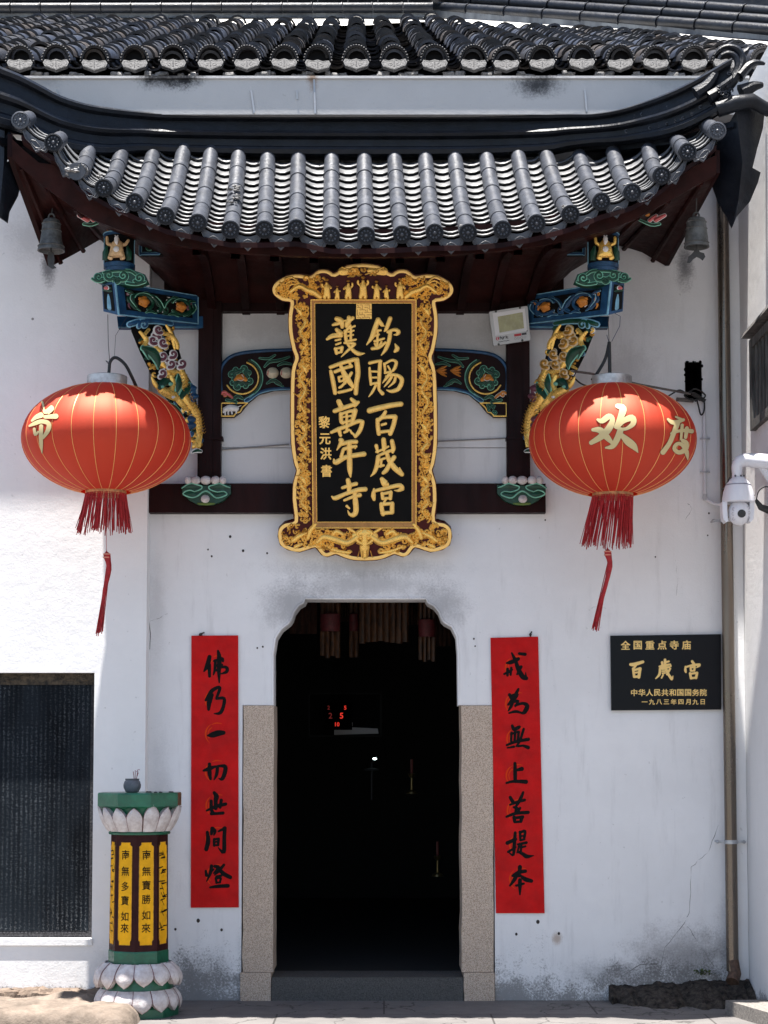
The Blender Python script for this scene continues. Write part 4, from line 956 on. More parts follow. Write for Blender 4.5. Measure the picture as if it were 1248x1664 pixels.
# ------------------------------------------------ small fret ornaments under the eave board
def fret(mir):
    mx = (lambda x: 1177-x) if mir else (lambda x: x); Y = -.62
    t = thing('fret_ornament', 'blue framed green scroll ornament with a red flower under the %s eave' % ('right' if mir else 'left'), 'carving', P(mx(250), 414, Y))
    b = MB(); b.extr([P(mx(x), y, Y) for x, y in ((226,387),(252,387),(276,394),(300,402),(318,406),(318,408),(296,411),(262,414),(226,414))], (0,.05,0)); b.build('fret_board', m_bed, t, smooth=0)
    k = mpp(Y); pt = Paint(lambda x, y, h: P(mx(x), y, Y-.002-h*k), t)
    pt.st('blue_fret', m_blue, [[(228,413,3.5),(228,389,3.5)],[(228,389,3.5),(252,388.5,3.5)],[(228,412,3.5),(258,412,3.5)],[(258,412,3.5),(258,402,3)],[(258,402,3),(250,402,2.5)]], .4, RIMW, 1.6)
    pt.st('green_scroll', m_green, [spiral(242,401,5.5,0,1.3,1,3.5), [(250,393,3),(264,398,4),(271,406,3.5),(264,410,2)], [(256,391,3),(268,394,3)]], .45, RIMG, 1.4)
    for x, y in ((280,400),(285,405),(290,408)): pt.dot('red_flower', m_pink, x, y, 3.2, RIMP)
    pt.st('red_flower', m_pink, [[(276,410,1.5),(284,407,2.5),(292,405,2.5),(298,402,2)]], .4, RIMP, 1); pt.st('pale_tip', m_bluel, [[(305,406,2.5),(317,407,1.5)]], .4)
    pt.done()
fret(False); fret(True)
def flowerbit(mir):
    mx = (lambda x: 1208-x) if mir else (lambda x: x); Y = -.95
    t = thing('flower_carving', 'tiny red and green flower carving under the %s roof corner' % ('right' if mir else 'left'), 'carving', P(mx(152), 365, Y))
    pt = Paint(lambda x, y, h: P(mx(x), y, Y-h*mpp(Y)), t)
    pt.st('green_leaf', m_green, [[(136,364,3),(150,365,4),(172,356,2)]], .5, RIMG, 2); pt.st('red_petal', m_pink, [[(128,350,5),(142,357,8)],[(142,350,4),(152,358,6)]], .5, RIMP, 1.5); pt.dot('orange_petal', m_orange, 156, 348, 4)
    pt.done()
flowerbit(False); flowerbit(True)

# ------------------------------------------------ slanting dragon brackets
def dragon(mir):
    mx = (lambda x: 1180.5-x) if mir else (lambda x: x)
    Yd = lambda x: lerp(-.74, -.14, max(0, min(1.05, (x-212)/(328-212))))
    t = thing('dragon_bracket', 'slanting carved bracket with a gold dragon among %s, behind the %s lantern' % (('tan scrolled clouds','right') if mir else ('white edged mauve clouds','left')), 'bracket', P(mx(320), 735, -.15))
    k = mpp(-.4)
    def Q(x, y): return P(mx(x), y, Yd(x))
    nrm = (Q(280,560)-Q(230,560)).cross(Vector((0,0,1))).normalized(); nrm = nrm if nrm.y < 0 else -nrm
    fz = lambda X, Yz, h: Q(200+X/6.936, 510+Yz/6.936)+nrm*(h/6.936*k)
    L_ = [(80,90),(100,200),(200,440),(330,700),(480,940),(640,1080),(720,1200),(745,1300),(790,1480),(800,1560)]; R_ = [(540,95),(620,360),(700,640),(790,800),(830,1000),(885,1200),(890,1450),(850,1560)]
    b = MB(); b.extr([fz(x, y, -8) for x, y in L_+R_[::-1]], (0,.05,0)); b.build('bracket_board', m_bed, t, smooth=0)
    pt = Paint(fz, t); cl = m_goldd if mir else m_mauve; bl = m_green if mir else m_blue; rimc = RIMP if not mir else ('tan_edge', M('tan_edge', (.66,.48,.28), .5))
    ru = random.Random(31 if mir else 30)
    for _ in range(130):
        y = ru.uniform(150, 1500); xl, xr_ = interp(y, [(b_, a_) for a_, b_ in L_]), interp(y, [(b_, a_) for a_, b_ in R_]); x = ru.uniform(xl+14, xr_-14)
        kind = ru.random(); mt = m_goldd if kind < .35 else (m_green if kind < .52 else (m_blue if kind < .64 else m_gold))
        pt.st('carved_ground', mt, [spiral(x, y, ru.uniform(20,38), ru.uniform(0,6.28), ru.uniform(.5,.9), ru.choice((-1,1)), ru.uniform(26,42))], .6, RIMP if kind > .93 else (RIMW if .52 < kind < .64 else None), 9, -6)
    pt.st('top_scroll', bl, [[(70,120,60),(200,85,66),(380,82,60),(540,110,50)]], .35, RIMW, 12)
    pt.st('cloud', bl, [spiral(220,125,58,2.8,1.1,1,46)], .4, RIMW, 14, 12)
    G = m_gold
    pt.st('dragon_body', G, [[(x_, y_, w_*.78) for x_, y_, w_ in q_] for q_ in [[(640,640,95),(690,740,110),(670,900,125),(745,1010,120),(820,1110,115),(850,1240,95),(848,1380,85),(800,1490,60)], [(350,370,70),(420,430,80),(440,560,70),(520,640,80),(640,660,80)], [(300,620,30),(400,560,70)]]], .5)
    pt.st('dragon_leg', G, [[(400,215,40),(520,240,52),(585,320,60),(610,385,40)],[(480,130,24),(520,190,36),(545,245,40)],[(545,260,34),(570,350,36),(575,400,20)],[(185,205,34),(250,285,58),(235,350,50),(205,380,40),(245,400,20)],[(280,180,40),(240,230,40)]], .55, lift=8)
    for i in range(20):                               # scales
        q = i/19; x = interp(q, [(0,650),(.25,680),(.45,745),(.7,820),(1,855)]); y = lerp(690, 1330, q)
        for dx in (-26, 22): pt.st('scale', m_goldd, [[(x+dx-18,y,5),(x+dx,y+20,8),(x+dx+18,y,5)]], .5, lift=50)
    for x, y, r0 in ((380,180,34),(318,300,34),(432,325,36)): pt.st('cloud_curl', cl, [spiral(x, y, r0*1.3, 1, 1.0, 1, 50)], .45, rimc, 18, 22)
    pt.st('cloud_curl', cl, [[(350,215,46),(390,260,66),(410,300,40)],[(330,240,40),(375,250,50)]], .3, rimc, 14, 8)
    for x, y, r0 in ((420,475,36),(535,455,36),(515,565,34),(635,560,40),(415,670,36)): pt.st('cloud_curl', cl, [spiral(x, y, r0*1.3, 2, .9, -1, 48)], .45, rimc, 18, 26)
    pt.st('cloud_curl', cl, [[(430,500,30),(500,540,50),(620,570,40)],[(510,560,36),(470,620,40),(430,680,30)],[(535,470,30),(520,540,36)],[(635,580,30),(660,640,24),(640,690,12)]], .3, rimc, 14, 10)
    pt.st('green_fin', m_green, [[(205,390,60),(310,440,110),(365,530,86),(372,620,14)],[(600,690,20),(605,790,84),(580,890,26)],[(728,780,14),(690,860,92),(620,950,56)],[(225,420,50),(265,510,12)],[(470,1010,16),(560,1060,60),(640,1150,30)]], .4, RIMG, 12, 26)
    pt.st('green_brow', m_green, [[(385,840,50),(440,770,100),(500,790,60)]], .45, lift=40); pt.dot('eye', m_greenl, 465, 800, 22, lift=90); pt.dot('eye', m_greenl, 388, 830, 18, lift=70)
    pt.st('dragon_head', G, [[(420,860,90),(500,900,110),(580,960,60)],[(310,715,18),(345,790,50),(380,840,40)],[(530,700,40),(550,790,60),(520,900,50)],[(560,900,60),(640,1000,60),(690,1060,30)],[(590,990,12),(650,1050,18),(740,1090,12)]], .5, lift=16)
    pt.dot('pupil', m_white, 525, 942, 18, lift=50)
    for x, y in ((770,840),(790,930),(750,985),(760,1190),(765,1260)): pt.dot('side_cloud', m_mauve if mir else m_blue, x, y, 40, RIMP if mir else RIMW, lift=10)
    pt.st('side_cloud', m_mauve if mir else m_blue, [[(760,800,30),(790,880,50),(750,980,30)]], .4, RIMP if mir else RIMW, 12, 8)
    for i in range(5): pt.st('tail_hair', G, [[(820+i*14,1300+i*10,16),(845+i*6,1400,18),(800+i*14,1500,10)]], .6, lift=16)
    pt.st('foot_leaf', m_green, [[(770,1560,20),(820,1540,44),(870,1550,24)]], .45, RIMP, 14, 10)
    pt.done()
dragon(False); dragon(True)

# ------------------------------------------------ arched brackets either side of the sign
def arched(mir):
    mx = (lambda x: 1182.5-x) if mir else (lambda x: x); Y = -.075; k = mpp(Y)
    t = thing('arched_bracket', 'painted arched bracket with %s, beside the %s post' % (('orange flowers and a green panel','right') if mir else ('cream peaches and a white elephant','left')), 'bracket', P(mx(400), 677, Y))
    o_ = [(358,677),(357.5,596),(361,588),(369,580),(386,573),(414,569.5),(476,566),(476,632),(446,633),(420,640),(403,654),(391,669),(380,677)]
    b = MB(); b.extr([P(mx(x), y, Y) for x, y in o_], (0,.055,0)); b.build('bracket_board', m_maroon, t, smooth=0)
    pt = Paint(lambda x, y, h: P(mx(x), y, Y-.001-h*k), t)
    pt.st('blue_border', m_blue, [[(360,634,4),(358.5,606,4.5),(364,590,5),(380,577,5.5),(414,571,5.5),(474,568,5)],[(474,631,4),(446,631.5,4.5),(424,637,5),(408,647,5),(400,652,4)]], .35)
    pt.st('pale_line', m_bluel, [[(474,633,1.6),(446,634,1.8),(421,640,1.8),(403,653,1.6),(397,650,1.4),(412,640,1.4)]], .4, lift=1)
    ring = [(393+27*math.cos(a), 614+26*math.sin(a), 3) for a in [-1.25+q*.3 for q in range(14)]]
    pt.st('gold_ring', m_gold, [ring], .4); pt.st('green_ring', m_green, [[(393+31.5*math.cos(a), 614+30.5*math.sin(a), 3.4) for a in [-1.2+q*.26 for q in range(9)]]+[(404,644,4),(396,648,3)]], .4); pt.st('pale_ring', m_greenl, [[(393+34*math.cos(a), 614+33*math.sin(a), 1.8) for a in [-1.1+q*.25 for q in range(9)]]+[(405,647,2)]], .4)
    for i in range(8):
        a = i*.785+.3; x, y = 391+15*math.cos(a), 614+15*math.sin(a)
        pt.st('green_curl', m_green, [spiral(x, y, 5.5, a+2.4, .9, 1 if i % 2 else -1, 5.5)], .4, RIMG, 1.8)
    pt.st('green_curl', m_green, [[(391+10*math.cos(q*.6), 612+10*math.sin(q*.6), 5) for q in range(9)]], .4, RIMG, 1.6)
    pt.st('orange_bud', m_orange, [[(382,617,5),(390,613,10),(399,617,7)],[(386,610,3),(394,611,7)]], .5, lift=2); pt.st('bud_line', m_white, [[(386,617,1),(392,619,1.2),(396,616,1)],[(393,609,1),(396,613,1)]], .5, lift=7)
    if mir:
        for cx in (443, 466):
            for a in (-.5,-.1,.3,.7): pt.st('orange_flower', m_orange, [[(cx+7,602,2.5),(cx-1,602+a*7,5),(cx-9,602+a*14,1.5)]], .5, lift=1)
    else:
        for cx in (443, 465): 
            pt.dot('peach', M('peach_cream', (.66,.58,.42), .5), cx, 606, 9); pt.st('peach_line', m_pink, [[(cx-7,602,1.2),(cx-8,609,1.6)]], .5, lift=7)
    pt.st('leaf', m_green, [[(430,596,2),(438,588,4),(452,586,4),(470,580,2)],[(422,582,2),(436,583,3),(447,577,2)],[(434,623,2),(444,618,5),(456,624,3)],[(452,594,2),(462,590,4),(474,592,2)],[(448,622,3),(460,628,2)]], .4, RIMG, 1.3)
    pt.st('red_curl', m_pink if not mir else m_orange, [spiral(365,641,5,3.5,1.1,1,4),[(365,637,3),(374,643,4),(380,649,2)]], .4, RIMP if mir else ('gold_edge', m_goldd), 1.4)
    pt.st('green_curl', m_green, [[(376,652,4),(386,644,5),(394,648,3)],[(368,650,3),(384,654,4)]], .4, RIMG, 1.4)
    pt.st('panel_frame', m_gold, [[(359.5,655,2.6),(402,654.5,2.6)],[(359.5,655,2.6),(359.5,676,2.6)],[(359.5,676,2.6),(380,676,2.6)],[(380,676,2.6),(384,671,2.4),(390,669,2.4),(394,662,2.4),(402,655,2.4)]], .3)
    if mir:
        for _ in range(7): x = rr.uniform(365,390); pt.st('panel_relief', m_green, [spiral(x, rr.uniform(659,671)-max(0,x-382)*.4, 3, rr.uniform(0,6), 1, 1, 2.4)], .4, RIMG, 1)
    else:
        pt.st('elephant', m_white, [[(366,665,8),(374,663,11),(384,664,9)],[(365,664,5),(363,670,3)],[(371,666,3),(371,673,3)],[(376,666,3),(377,672,3)],[(384,665,3),(384,671,3)],[(387,661,2),(392,659,1)],[(366,669,2.6),(366,674,2.6)]], .4)
    pt.done()
arched(False); arched(True)

# ------------------------------------------------ lotus blocks at the feet of the posts
def lotus_block(mir):
    mx = (lambda x: 1183-x) if mir else (lambda x: x); Y = -.10; k = mpp(Y)
    t = thing('lotus_block', 'green and white carved lotus block at the foot of the %s post' % ('right' if mir else 'left'), 'carving', P(mx(335), 822, Y))
    b = MB(); b.extr([P(mx(x), y, Y-.03) for x, y in ((296,790),(375,788),(375,802),(362,814),(346,820),(322,820),(308,813),(296,800))], (0,.045,0)); b.build('leaf_body', m_green, t, smooth=0)
    fz = lambda X, Yz, h: P(mx(270+X/9.6), 760+Yz/9.6, Y-.032-h/9.6*k); pt = Paint(fz, t)
    b = MB()
    for x, r_ in ((306,6),(318,8.5),(334.5,9.5),(350,8),(362,6)): b.ball(P(mx(x), 780.5, Y-.03), (r_*k, .035, 7.2*k), 10, 8)
    b.build('bead_row', m_zenwhite, t)
    pt.st('leaf_lip', m_green, [[(250,310,30),(390,275,100),(540,290,50)],[(990,300,30),(840,275,100),(680,300,50)],[(290,410,60),(400,420,90),(510,430,40)],[(930,410,60),(820,430,90),(720,420,40)]], .25)
    pt.st('leaf_edge', m_greenl, [[(245,320,16),(320,270,20),(400,245,22),(480,265,20),(555,290,22),(540,335,20),(440,375,18)],[(995,310,16),(930,290,20),(840,245,22),(740,270,20),(665,295,22),(690,345,20),(800,380,18)],[(440,375,16),(370,350,20),(290,375,22),(270,420,22),(400,465,22),(490,440,24),(560,385,26),(625,365,28),(690,400,26),(780,470,22),(900,445,22),(950,410,22),(900,370,20),(800,380,18)]], .5, lift=22)
    pt.dot('bud', m_zenwhite, 610, 488, 62, lift=10); pt.st('moss', M('yellow_green', (.10,.16,.03), .7), [[(500,560,30),(620,565,50),(750,560,24)]], .4)
    pt.done()
lotus_block(False); lotus_block(True)

# ------------------------------------------------ grey display clock hanging crooked beside the right post
t = thing('wall_clock', 'grey plastic digital panel with blank olive screen, hung crooked on the right post', 'clock', P(829, 555, -.14))
co = [Vector(P(795,506.5,-.20)), Vector(P(857,497,-.20)), Vector(P(862,552.5,-.17)), Vector(P(802,562,-.17))]
nr = (co[1]-co[0]).cross(co[3]-co[0]).normalized(); nr = nr if nr.y < 0 else -nr
cf = lambda u, v, h: lerp(lerp(co[0], co[1], u/100), lerp(co[3], co[2], u/100), v/100)+nr*h*.001
m_case = M('grey_plastic', (.50,.51,.52), .45)
b = MB(); q = [cf(u, v, 0) for u, v in ((2,0),(98,0),(100,2),(100,98),(98,100),(2,100),(0,98),(0,2))]; b.prism(q, [p-nr*.05 for p in q]); b.build('case', m_case, t, smooth=0)
def framequad(b, o_, i_, h0, h1):
    for k in range(4):
        a, c = o_[k], o_[(k+1) % 4]; e, g_ = i_[(k+1) % 4], i_[k]
        b.prism([cf(*a,h0), cf(*c,h0), cf(*e,h1), cf(*g_,h1)], [cf(*a,-2), cf(*c,-2), cf(*e,-2), cf(*g_,-2)])
b = MB(); framequad(b, [(8,6),(93,6),(93,72),(8,72)], [(20,18),(86,16),(86,63),(20,65)], 4, .8); b.build('bezel', m_plasticw, t, smooth=0)
b = MB(); b.prism([cf(*p, .6) for p in ((20,18),(86,16),(86,63),(20,65))], [cf(*p, -1) for p in ((20,18),(86,16),(86,63),(20,65))]); b.build('screen', M('olive_lcd', (.36,.35,.20), .25, var=.15, vs=12), t, smooth=0)
tfn = lambda x, y, h: cf(x, y, .6)
b = MB(); b.prism([cf(13+4.6*math.cos(a), 81+5.2*math.sin(a), .8) for a in [q*.524 for q in range(12)]], [cf(13+4.6*math.cos(a), 81+5.2*math.sin(a), -.5) for a in [q*.524 for q in range(12)]]); b.build('emblem', M('emblem_red', (.42,.03,.06), .5), t, smooth=0)
b = MB(); b.stroke([(13,77,1.2),(12,81,1.6),(14,85,1.2)], lambda x, y, h: cf(x, y, 1+h), .2); b.build('emblem_mark', m_white, t)
m_prt = M('dark_print', (.05,.05,.055), .6)
b = MB(); ru = random.Random(6)
for i in range(3):                                    # the maker's print, too small to read in the photograph
    for _ in range(7):
        x, y = 22+i*8+ru.uniform(-3,3), 81+ru.uniform(-3.5,3.5); a_ = ru.choice((0,0,1.57,.8)); l = ru.uniform(1.5,3)
        b.stroke([(x-l*math.cos(a_),y-l*math.sin(a_),1.5),(x+l*math.cos(a_),y+l*math.sin(a_),1.5)], lambda p, q, h: cf(p, q, 1+h), .1, 1, -.3)
for i in range(9): b.stroke([(15+i*3.3,91+ru.uniform(-.8,.8),1.8),(16.6+i*3.3,91+ru.uniform(-.8,.8),1.8)], lambda p, q, h: cf(p, q, 1+h), .1, 1, -.3)
b.build('print', m_prt, t, smooth=0)
def rquad(b, x0, x1, y0, y1, h=.7): b.prism([cf(x0,y0,h), cf(x1,y0,h), cf(x1,y1,h), cf(x0,y1,h)], [cf(x0,y0,-1), cf(x1,y0,-1), cf(x1,y1,-1), cf(x0,y1,-1)])
b = MB(); rquad(b, 58, 77, 76, 83); b.build('red_strip', M('strip_red', (.42,.02,.03), .5), t, smooth=0)
b = MB(); rquad(b, 78, 91, 76, 82.5); b.build('black_strip', M('strip_black', (.03,.03,.04), .5), t, smooth=0)
b = MB()
for x in (60,68,77,86):
    b.tube([cf(x+3*math.cos(a), 89+3.2*math.sin(a), .6) for a in [q*.7 for q in range(10)]], .0009, 4)
b.build('button_outline', M('print_grey', (.2,.2,.22), .6), t)
b = MB(); 
for u, v in ((17,2),(80,2),(14,98),(78,97)): b.ball(cf(u, v, 0), .008, 7, 5)
b.ball(cf(93,72,0), .005, 6, 4); b.build('screw', M('screw_dark', (.06,.06,.06), .5), t)
# ================================================================== the gilt signboard
rr = random.Random(41)
SB, ST_ = P(592, 905, -.115), P(592, 432, -.66)
SV = (ST_-SB).normalized(); SU = Vector((1,0,0)); SN = SU.cross(SV).normalized()
if SN.y > 0: SN = -SN
SO = SB; SK = mpp(-.38)
def S(px, py, h=0): return PL(px, py, SO, SN)+SN*(h*SK)
sg = thing('signboard', 'tall black signboard with big gold characters in a carved gilt frame, over the door', 'signboard', tuple(SB))
LH = [(590,427),(563,430.5),(543,443),(532.5,437.5),(517,437.7),(504,447),(486,444.6),(466,447),(448,457.5),(441.5,469),(445,480.5),(458,489.5),(471,491.5),(468,512),(468.5,540),(474,568),(478.5,582),(472.5,604),(471,660),(472,720.5),(477,752.6),(481,764.6),(475.5,784.6),(474.5,813),(477.5,846),(462,850),(452.5,859),(451,872),(455,886),(467,894),(487,898),(512,890.5),(522,902),(532,905.7),(545.6,901.5),(559,907),(574,911),(591.5,912)]
cxs = lambda y: lerp(589.3, 593.3, (y-430)/480)
RH = [(2*cxs(y)-x, y) for x, y in LH[::-1]][1:-1]
OUT = LH+RH
b = MB(); f_ = [S(x, y, 0) for x, y in OUT]; b.prism(f_, [p-SN*.085 for p in f_]); b.build('back_board', m_wine, sg, smooth=0)
def inset(pts, d):
    n = len(pts); o = []
    for i, p in enumerate(pts):
        a, c = pts[i-1], pts[(i+1) % n]; dx, dy = c[0]-a[0], c[1]-a[1]; L = math.hypot(dx, dy) or 1
        o.append((p[0]-dy/L*d*-1*-1, p[1]+dx/L*d*-1*-1))
    return o
def area(p): return sum(p[i-1][0]*q[1]-q[0]*p[i-1][1] for i, q in enumerate(p))
I1 = inset(OUT, 4.2)
if abs(area(I1)) > abs(area(OUT)): I1 = inset(OUT, -4.2)
b = MB(); b.stroke([(x, y, 5.6) for x, y in I1+I1[:1]], S, .10, 3, -.2, .6); b.build('gilt_rim', m_goldrim, sg)
# inner moulding and black field
fo = [(505.5,487),(676,487),(676,857),(509,857)]; fi = [(511.5,492.5),(669.5,492.5),(669.5,848),(515,848)]
b = MB()
for k in range(4):
    a, c, e, g_ = fo[k], fo[(k+1) % 4], fi[(k+1) % 4], fi[k]
    b.prism([S(*a,4), S(*c,4), S(*e,1.2), S(*g_,1.2)], [S(*a,-.5), S(*c,-.5), S(*e,-.5), S(*g_,-.5)])
b.build('inner_moulding', m_brass, sg, smooth=0)
b = MB()
for k in range(4): b.tube([S(*fo[k],4), S(*fo[(k+1) % 4],4)], .0042, 6); b.tube([S(*fi[k],1.4), S(*fi[(k+1) % 4],1.4)], .0022, 6)
b.build('moulding_bead', m_gold, sg)
b = MB(); b.prism([S(*p,.9) for p in fi], [S(*p,-.5) for p in fi]); b.build('black_field', m_black, sg, smooth=0)

# seal at the head of the field: gold square with close-set seal lines
b = MB(); sq = [(579,493.5),(604,493.5),(604,518),(578.5,518)]; b.prism([S(*p,2.0) for p in sq], [S(*p,.5) for p in sq]); b.build('seal', m_goldch, sg, smooth=0)
b = MB()
for i in range(6):
    for j in range(6):
        x, y = 581.5+i*4, 496+j*4; d = rr.choice(((3,0),(0,3),(3,0),(2,2)))
        b.stroke([(x-.8,y-.6,1.0),(x-.8+d[0],y-.6+d[1],1.0)], lambda a, c, h: S(a, c, 2.1+h), .2, 1)
b.build('seal_lines', m_brass, sg)

# ---- the eight great characters, traced stroke by stroke. A: origin 500,490  B: origin 500,660 (scale 7.34)
A_ = {'right_1':"840,215,50 800,330,55 765,425,48 703,515,12; 840,215,45 885,275,42 912,292,14; 800,345,22 870,342,26; 790,412,26 850,392,24; 836,350,24 832,440,26 830,545,26; 798,472,28 860,455,26 912,440,22; 800,500,24 818,535,26; 880,480,24 858,520,22; 770,560,36 850,545,38 925,488,28; 985,200,46 945,310,42 918,352,20; 955,362,32 1030,335,36 1082,355,44 1068,388,36 1028,396,12; 985,370,42 970,470,44 930,570,40 878,640,10; 1042,505,14 1068,560,52 1040,595,30",
 'right_2':"738,790,24 745,890,34 755,990,28; 740,732,36 830,712,32 872,710,34; 865,710,40 856,850,42 850,1000,38 850,1050,30; 765,832,22 850,835,24; 765,905,22 850,905,24; 755,982,28 850,965,28; 812,1000,28 770,1080,28 728,1135,10; 850,1050,30 892,1096,42; 914,740,30 922,800,28 924,835,24; 914,747,26 1000,700,28 1056,722,36 1040,790,36 1012,826,24; 958,770,22 985,815,20; 922,850,26 1020,826,22; 985,850,36 940,910,32 893,972,10; 935,892,24 1010,872,34 1090,890,42 1125,945,46 1082,1040,46 1000,1070,38 943,1055,14; 1000,900,30 958,962,28 912,1018,10; 1045,910,30 1030,960,30 962,1022,10",
 'left_1':"345,205,48 398,230,60 412,302,40; 302,278,28 350,262,42 415,245,28; 402,236,18 470,222,18; 538,195,40 482,240,50 462,292,40; 493,190,46 490,245,50; 345,335,40 388,378,62; 232,448,30 300,412,44 402,408,36; 250,420,20 300,392,24 370,388,22; 332,462,22 388,450,24; 338,512,22 392,492,24; 330,560,36 345,615,38; 335,560,26 410,545,30; 412,545,34 400,598,34; 345,616,26 400,598,26; 446,350,36 455,440,38 460,482,30; 502,288,40 438,382,20; 488,322,24 562,290,24; 480,362,20 548,345,22; 480,408,20 542,396,22; 468,472,26 572,452,26; 515,300,28 515,455,28; 440,492,26 540,497,30 565,505,26; 556,510,36 492,570,32 402,658,12; 478,510,28 540,580,38 610,622,46 682,616,8",
 'left_2':"275,830,36 300,940,48 328,1090,44; 272,782,40 400,735,42 560,690,44; 585,696,56 600,850,54 582,970,52 575,1092,48; 372,1082,34 450,1066,32 522,1046,30; 328,836,38 430,796,36 522,770,38; 500,730,32 512,762,26; 398,770,38 430,850,54 482,932,60 542,1018,34; 522,850,32 470,932,36 398,1022,22; 368,900,26 380,950,28; 368,902,24 432,890,26 426,942,26; 380,952,24 428,942,24; 378,1026,26 452,970,26"}
B_ = {'right_3':"738,52,62 850,22,60 1000,-12,56 1112,-26,54; 928,66,36 895,120,42 838,172,44; 832,160,42 838,250,46 850,328,46; 870,140,34 960,126,42 1040,124,50; 1045,130,50 1022,230,48 985,328,48; 885,222,30 932,208,28; 850,310,36 985,294,34",
 'right_4':"818,470,40 836,548,28; 905,398,50 912,480,50 905,525,30; 1005,415,46 1022,500,48 1014,548,30; 820,545,26 912,508,26 962,480,22; 858,582,28 950,545,36 1024,515,28; 842,600,46 826,700,46 800,780,40 752,836,10; 945,560,40 970,640,50 1040,740,58 1124,812,48; 1124,808,42 1095,730,10; 1032,608,46 985,680,46 940,760,48 902,795,38; 860,642,28 922,620,26; 835,722,28 905,705,28; 880,650,26 870,722,24",
 'right_5':"885,868,46 925,925,76 950,930,40; 790,985,20 784,1060,50 792,1112,34; 812,1006,38 950,974,42 1090,944,48 1126,970,50; 1126,984,50 1082,1006,30 1032,1002,8; 888,1040,36 896,1100,38; 890,1046,32 985,1026,34; 992,1025,40 986,1102,38; 890,1100,30 990,1096,30; 930,1115,24 900,1165,30; 878,1165,42 885,1230,46 900,1288,46; 880,1172,36 1005,1160,38; 1008,1160,46 1006,1265,48; 890,1276,42 1012,1266,38",
 'left_3':"370,-58,52 402,12,56; 520,-88,34 562,-48,50; 602,-48,36 562,-8,42; 322,58,46 420,22,48 540,-18,44 604,-44,30; 395,90,42 400,180,42 420,202,34; 400,92,30 500,60,34 558,55,42; 566,50,54 546,130,50 530,202,42; 410,130,22 540,112,24; 466,70,28 466,300,32; 410,196,30 540,166,30; 282,312,32 360,276,44 470,236,40 600,180,44 652,186,46; 652,200,46 622,290,46 570,362,36; 570,362,34 518,300,12; 370,270,46 392,348,34; 438,312,28 490,282,28; 510,290,22 526,324,22",
 'left_4':"395,402,50 402,430,54 348,522,12; 398,452,42 500,426,46 578,424,46; 430,512,38 500,490,38 576,478,34; 572,480,30 566,506,14; 424,520,36 400,600,38; 312,632,18 335,672,54 450,610,50 600,580,52 672,570,54; 495,430,52 500,600,56 502,750,54 512,842,18",
 'left_5':"480,880,46 496,950,54 490,1010,38; 416,972,34 500,945,40 578,925,42; 290,1078,20 332,1096,50 450,1046,42 600,1000,50 688,990,50; 438,1122,28 540,1080,36 622,1060,46; 560,1020,42 570,1130,56 576,1250,56 545,1296,52 500,1286,30 478,1243,10; 466,1190,28 496,1218,22"}
SF = lambda ox, oy: (lambda x, y, h: S(ox+x/7.34, oy+y/7.34, .95+h/7.34))
for key, txt in list(A_.items())+list(B_.items()):
    b = MB(); fn = SF(500, 490) if key in A_ else SF(500, 660)
    for q in brush(txt): b.stroke(q, fn, .30, 4, -.12, wide=1.14)
    b.build('gilt_character', m_goldch, sg, smooth=50)
b = MB()
for ch, x, y in (('黎',527,686),('元',528,713),('洪',529.5,737),('書',530.5,765)): put_bold(b, ch, x, y, 20.5, lambda x_, y_, h: S(x_, y_, 1.0+h*.5), sx=.92)
b.build('signature', m_goldch, sg, smooth=0)

# ---- carving in the frame: dragons down the sides, a row of figures on top, a dragon face below
cv = MB(); cd_ = MB()
def squig(x, y, L_, wd, fn=None, b=None, lift=0):
    b = b or cv; a = rr.uniform(0, 6.28); pts = []; d = rr.uniform(-.9,.9)
    for k in range(5): pts.append((x, y, wd*(1-.14*k))); x += math.cos(a)*L_/4; y += math.sin(a)*L_/4; a += d
    b.stroke(pts, lambda p, q, h: S(p, q, h+lift), .5, 2, -.2)
def xin(y): return interp(y, [(491,475),(582,485),(604,479),(660,477.5),(752,483),(765,487.5),(785,482),(846,485)])
for side in (0, 1):
    for y in range(494, 846, 5):
        x0 = xin(y)+3; x1 = 503+(y-490)*.010
        fx = lambda x: x if not side else 2*cxs(y)-x
        for _ in range(3):
            x = fx(rr.uniform(x0, x1-2)); yy = y+rr.uniform(-4,4); cv.stroke(spiral(x, yy, rr.uniform(2.8,4.8), rr.uniform(0,6.28), rr.uniform(.5,.9), rr.choice((-1,1)), rr.uniform(2.8,4.6)), (lambda lf: lambda p, q, h: S(p, q, h+lf))(rr.choice((0,1.2,2.2))), .8, 2, -.2)
        squig(fx(rr.uniform(x0+1, x1-3)), y, rr.uniform(8,13), rr.uniform(2.4,4), b=cd_, lift=1)
    for (ya, yb) in ((500,575),(592,680),(690,755),(775,838)):      # a serpent in each bay
        pts = []
        for k in range(12):
            y = lerp(ya, yb, k/11); x0 = xin(y)+3; x1 = 502; x = (x0+x1)/2+math.sin(k*1.25+ya)*4.6; x = x if not side else 2*cxs(y)-x
            pts.append((x, y, lerp(3.5, 7.5, math.sin(math.pi*(k+.6)/12.2))))
        cv.stroke(pts, lambda p, q, h: S(p, q, h+1.2), .6, 4, -.2)
        for k in range(1, 11, 1):
            x, y, w_ = pts[k]; cd_.stroke([(x-w_*.4,y,1),(x,y+2.4,1.3),(x+w_*.4,y,1)], lambda p, q, h: S(p, q, 1.2+w_*.5+h), .4, 2)
        x, y, w_ = pts[1];
        cv.stroke([(x-3,y-6,4),(x,y-2,9),(x+3,y+4,5)], lambda p, q, h: S(p, q, h+2.5), .5, 2); 
        for d in (-1, 1): cv.stroke([(x+d*3,y-3,2.4),(x+d*7,y-8,1.6)], lambda p, q, h: S(p, q, h+3), .5, 2)
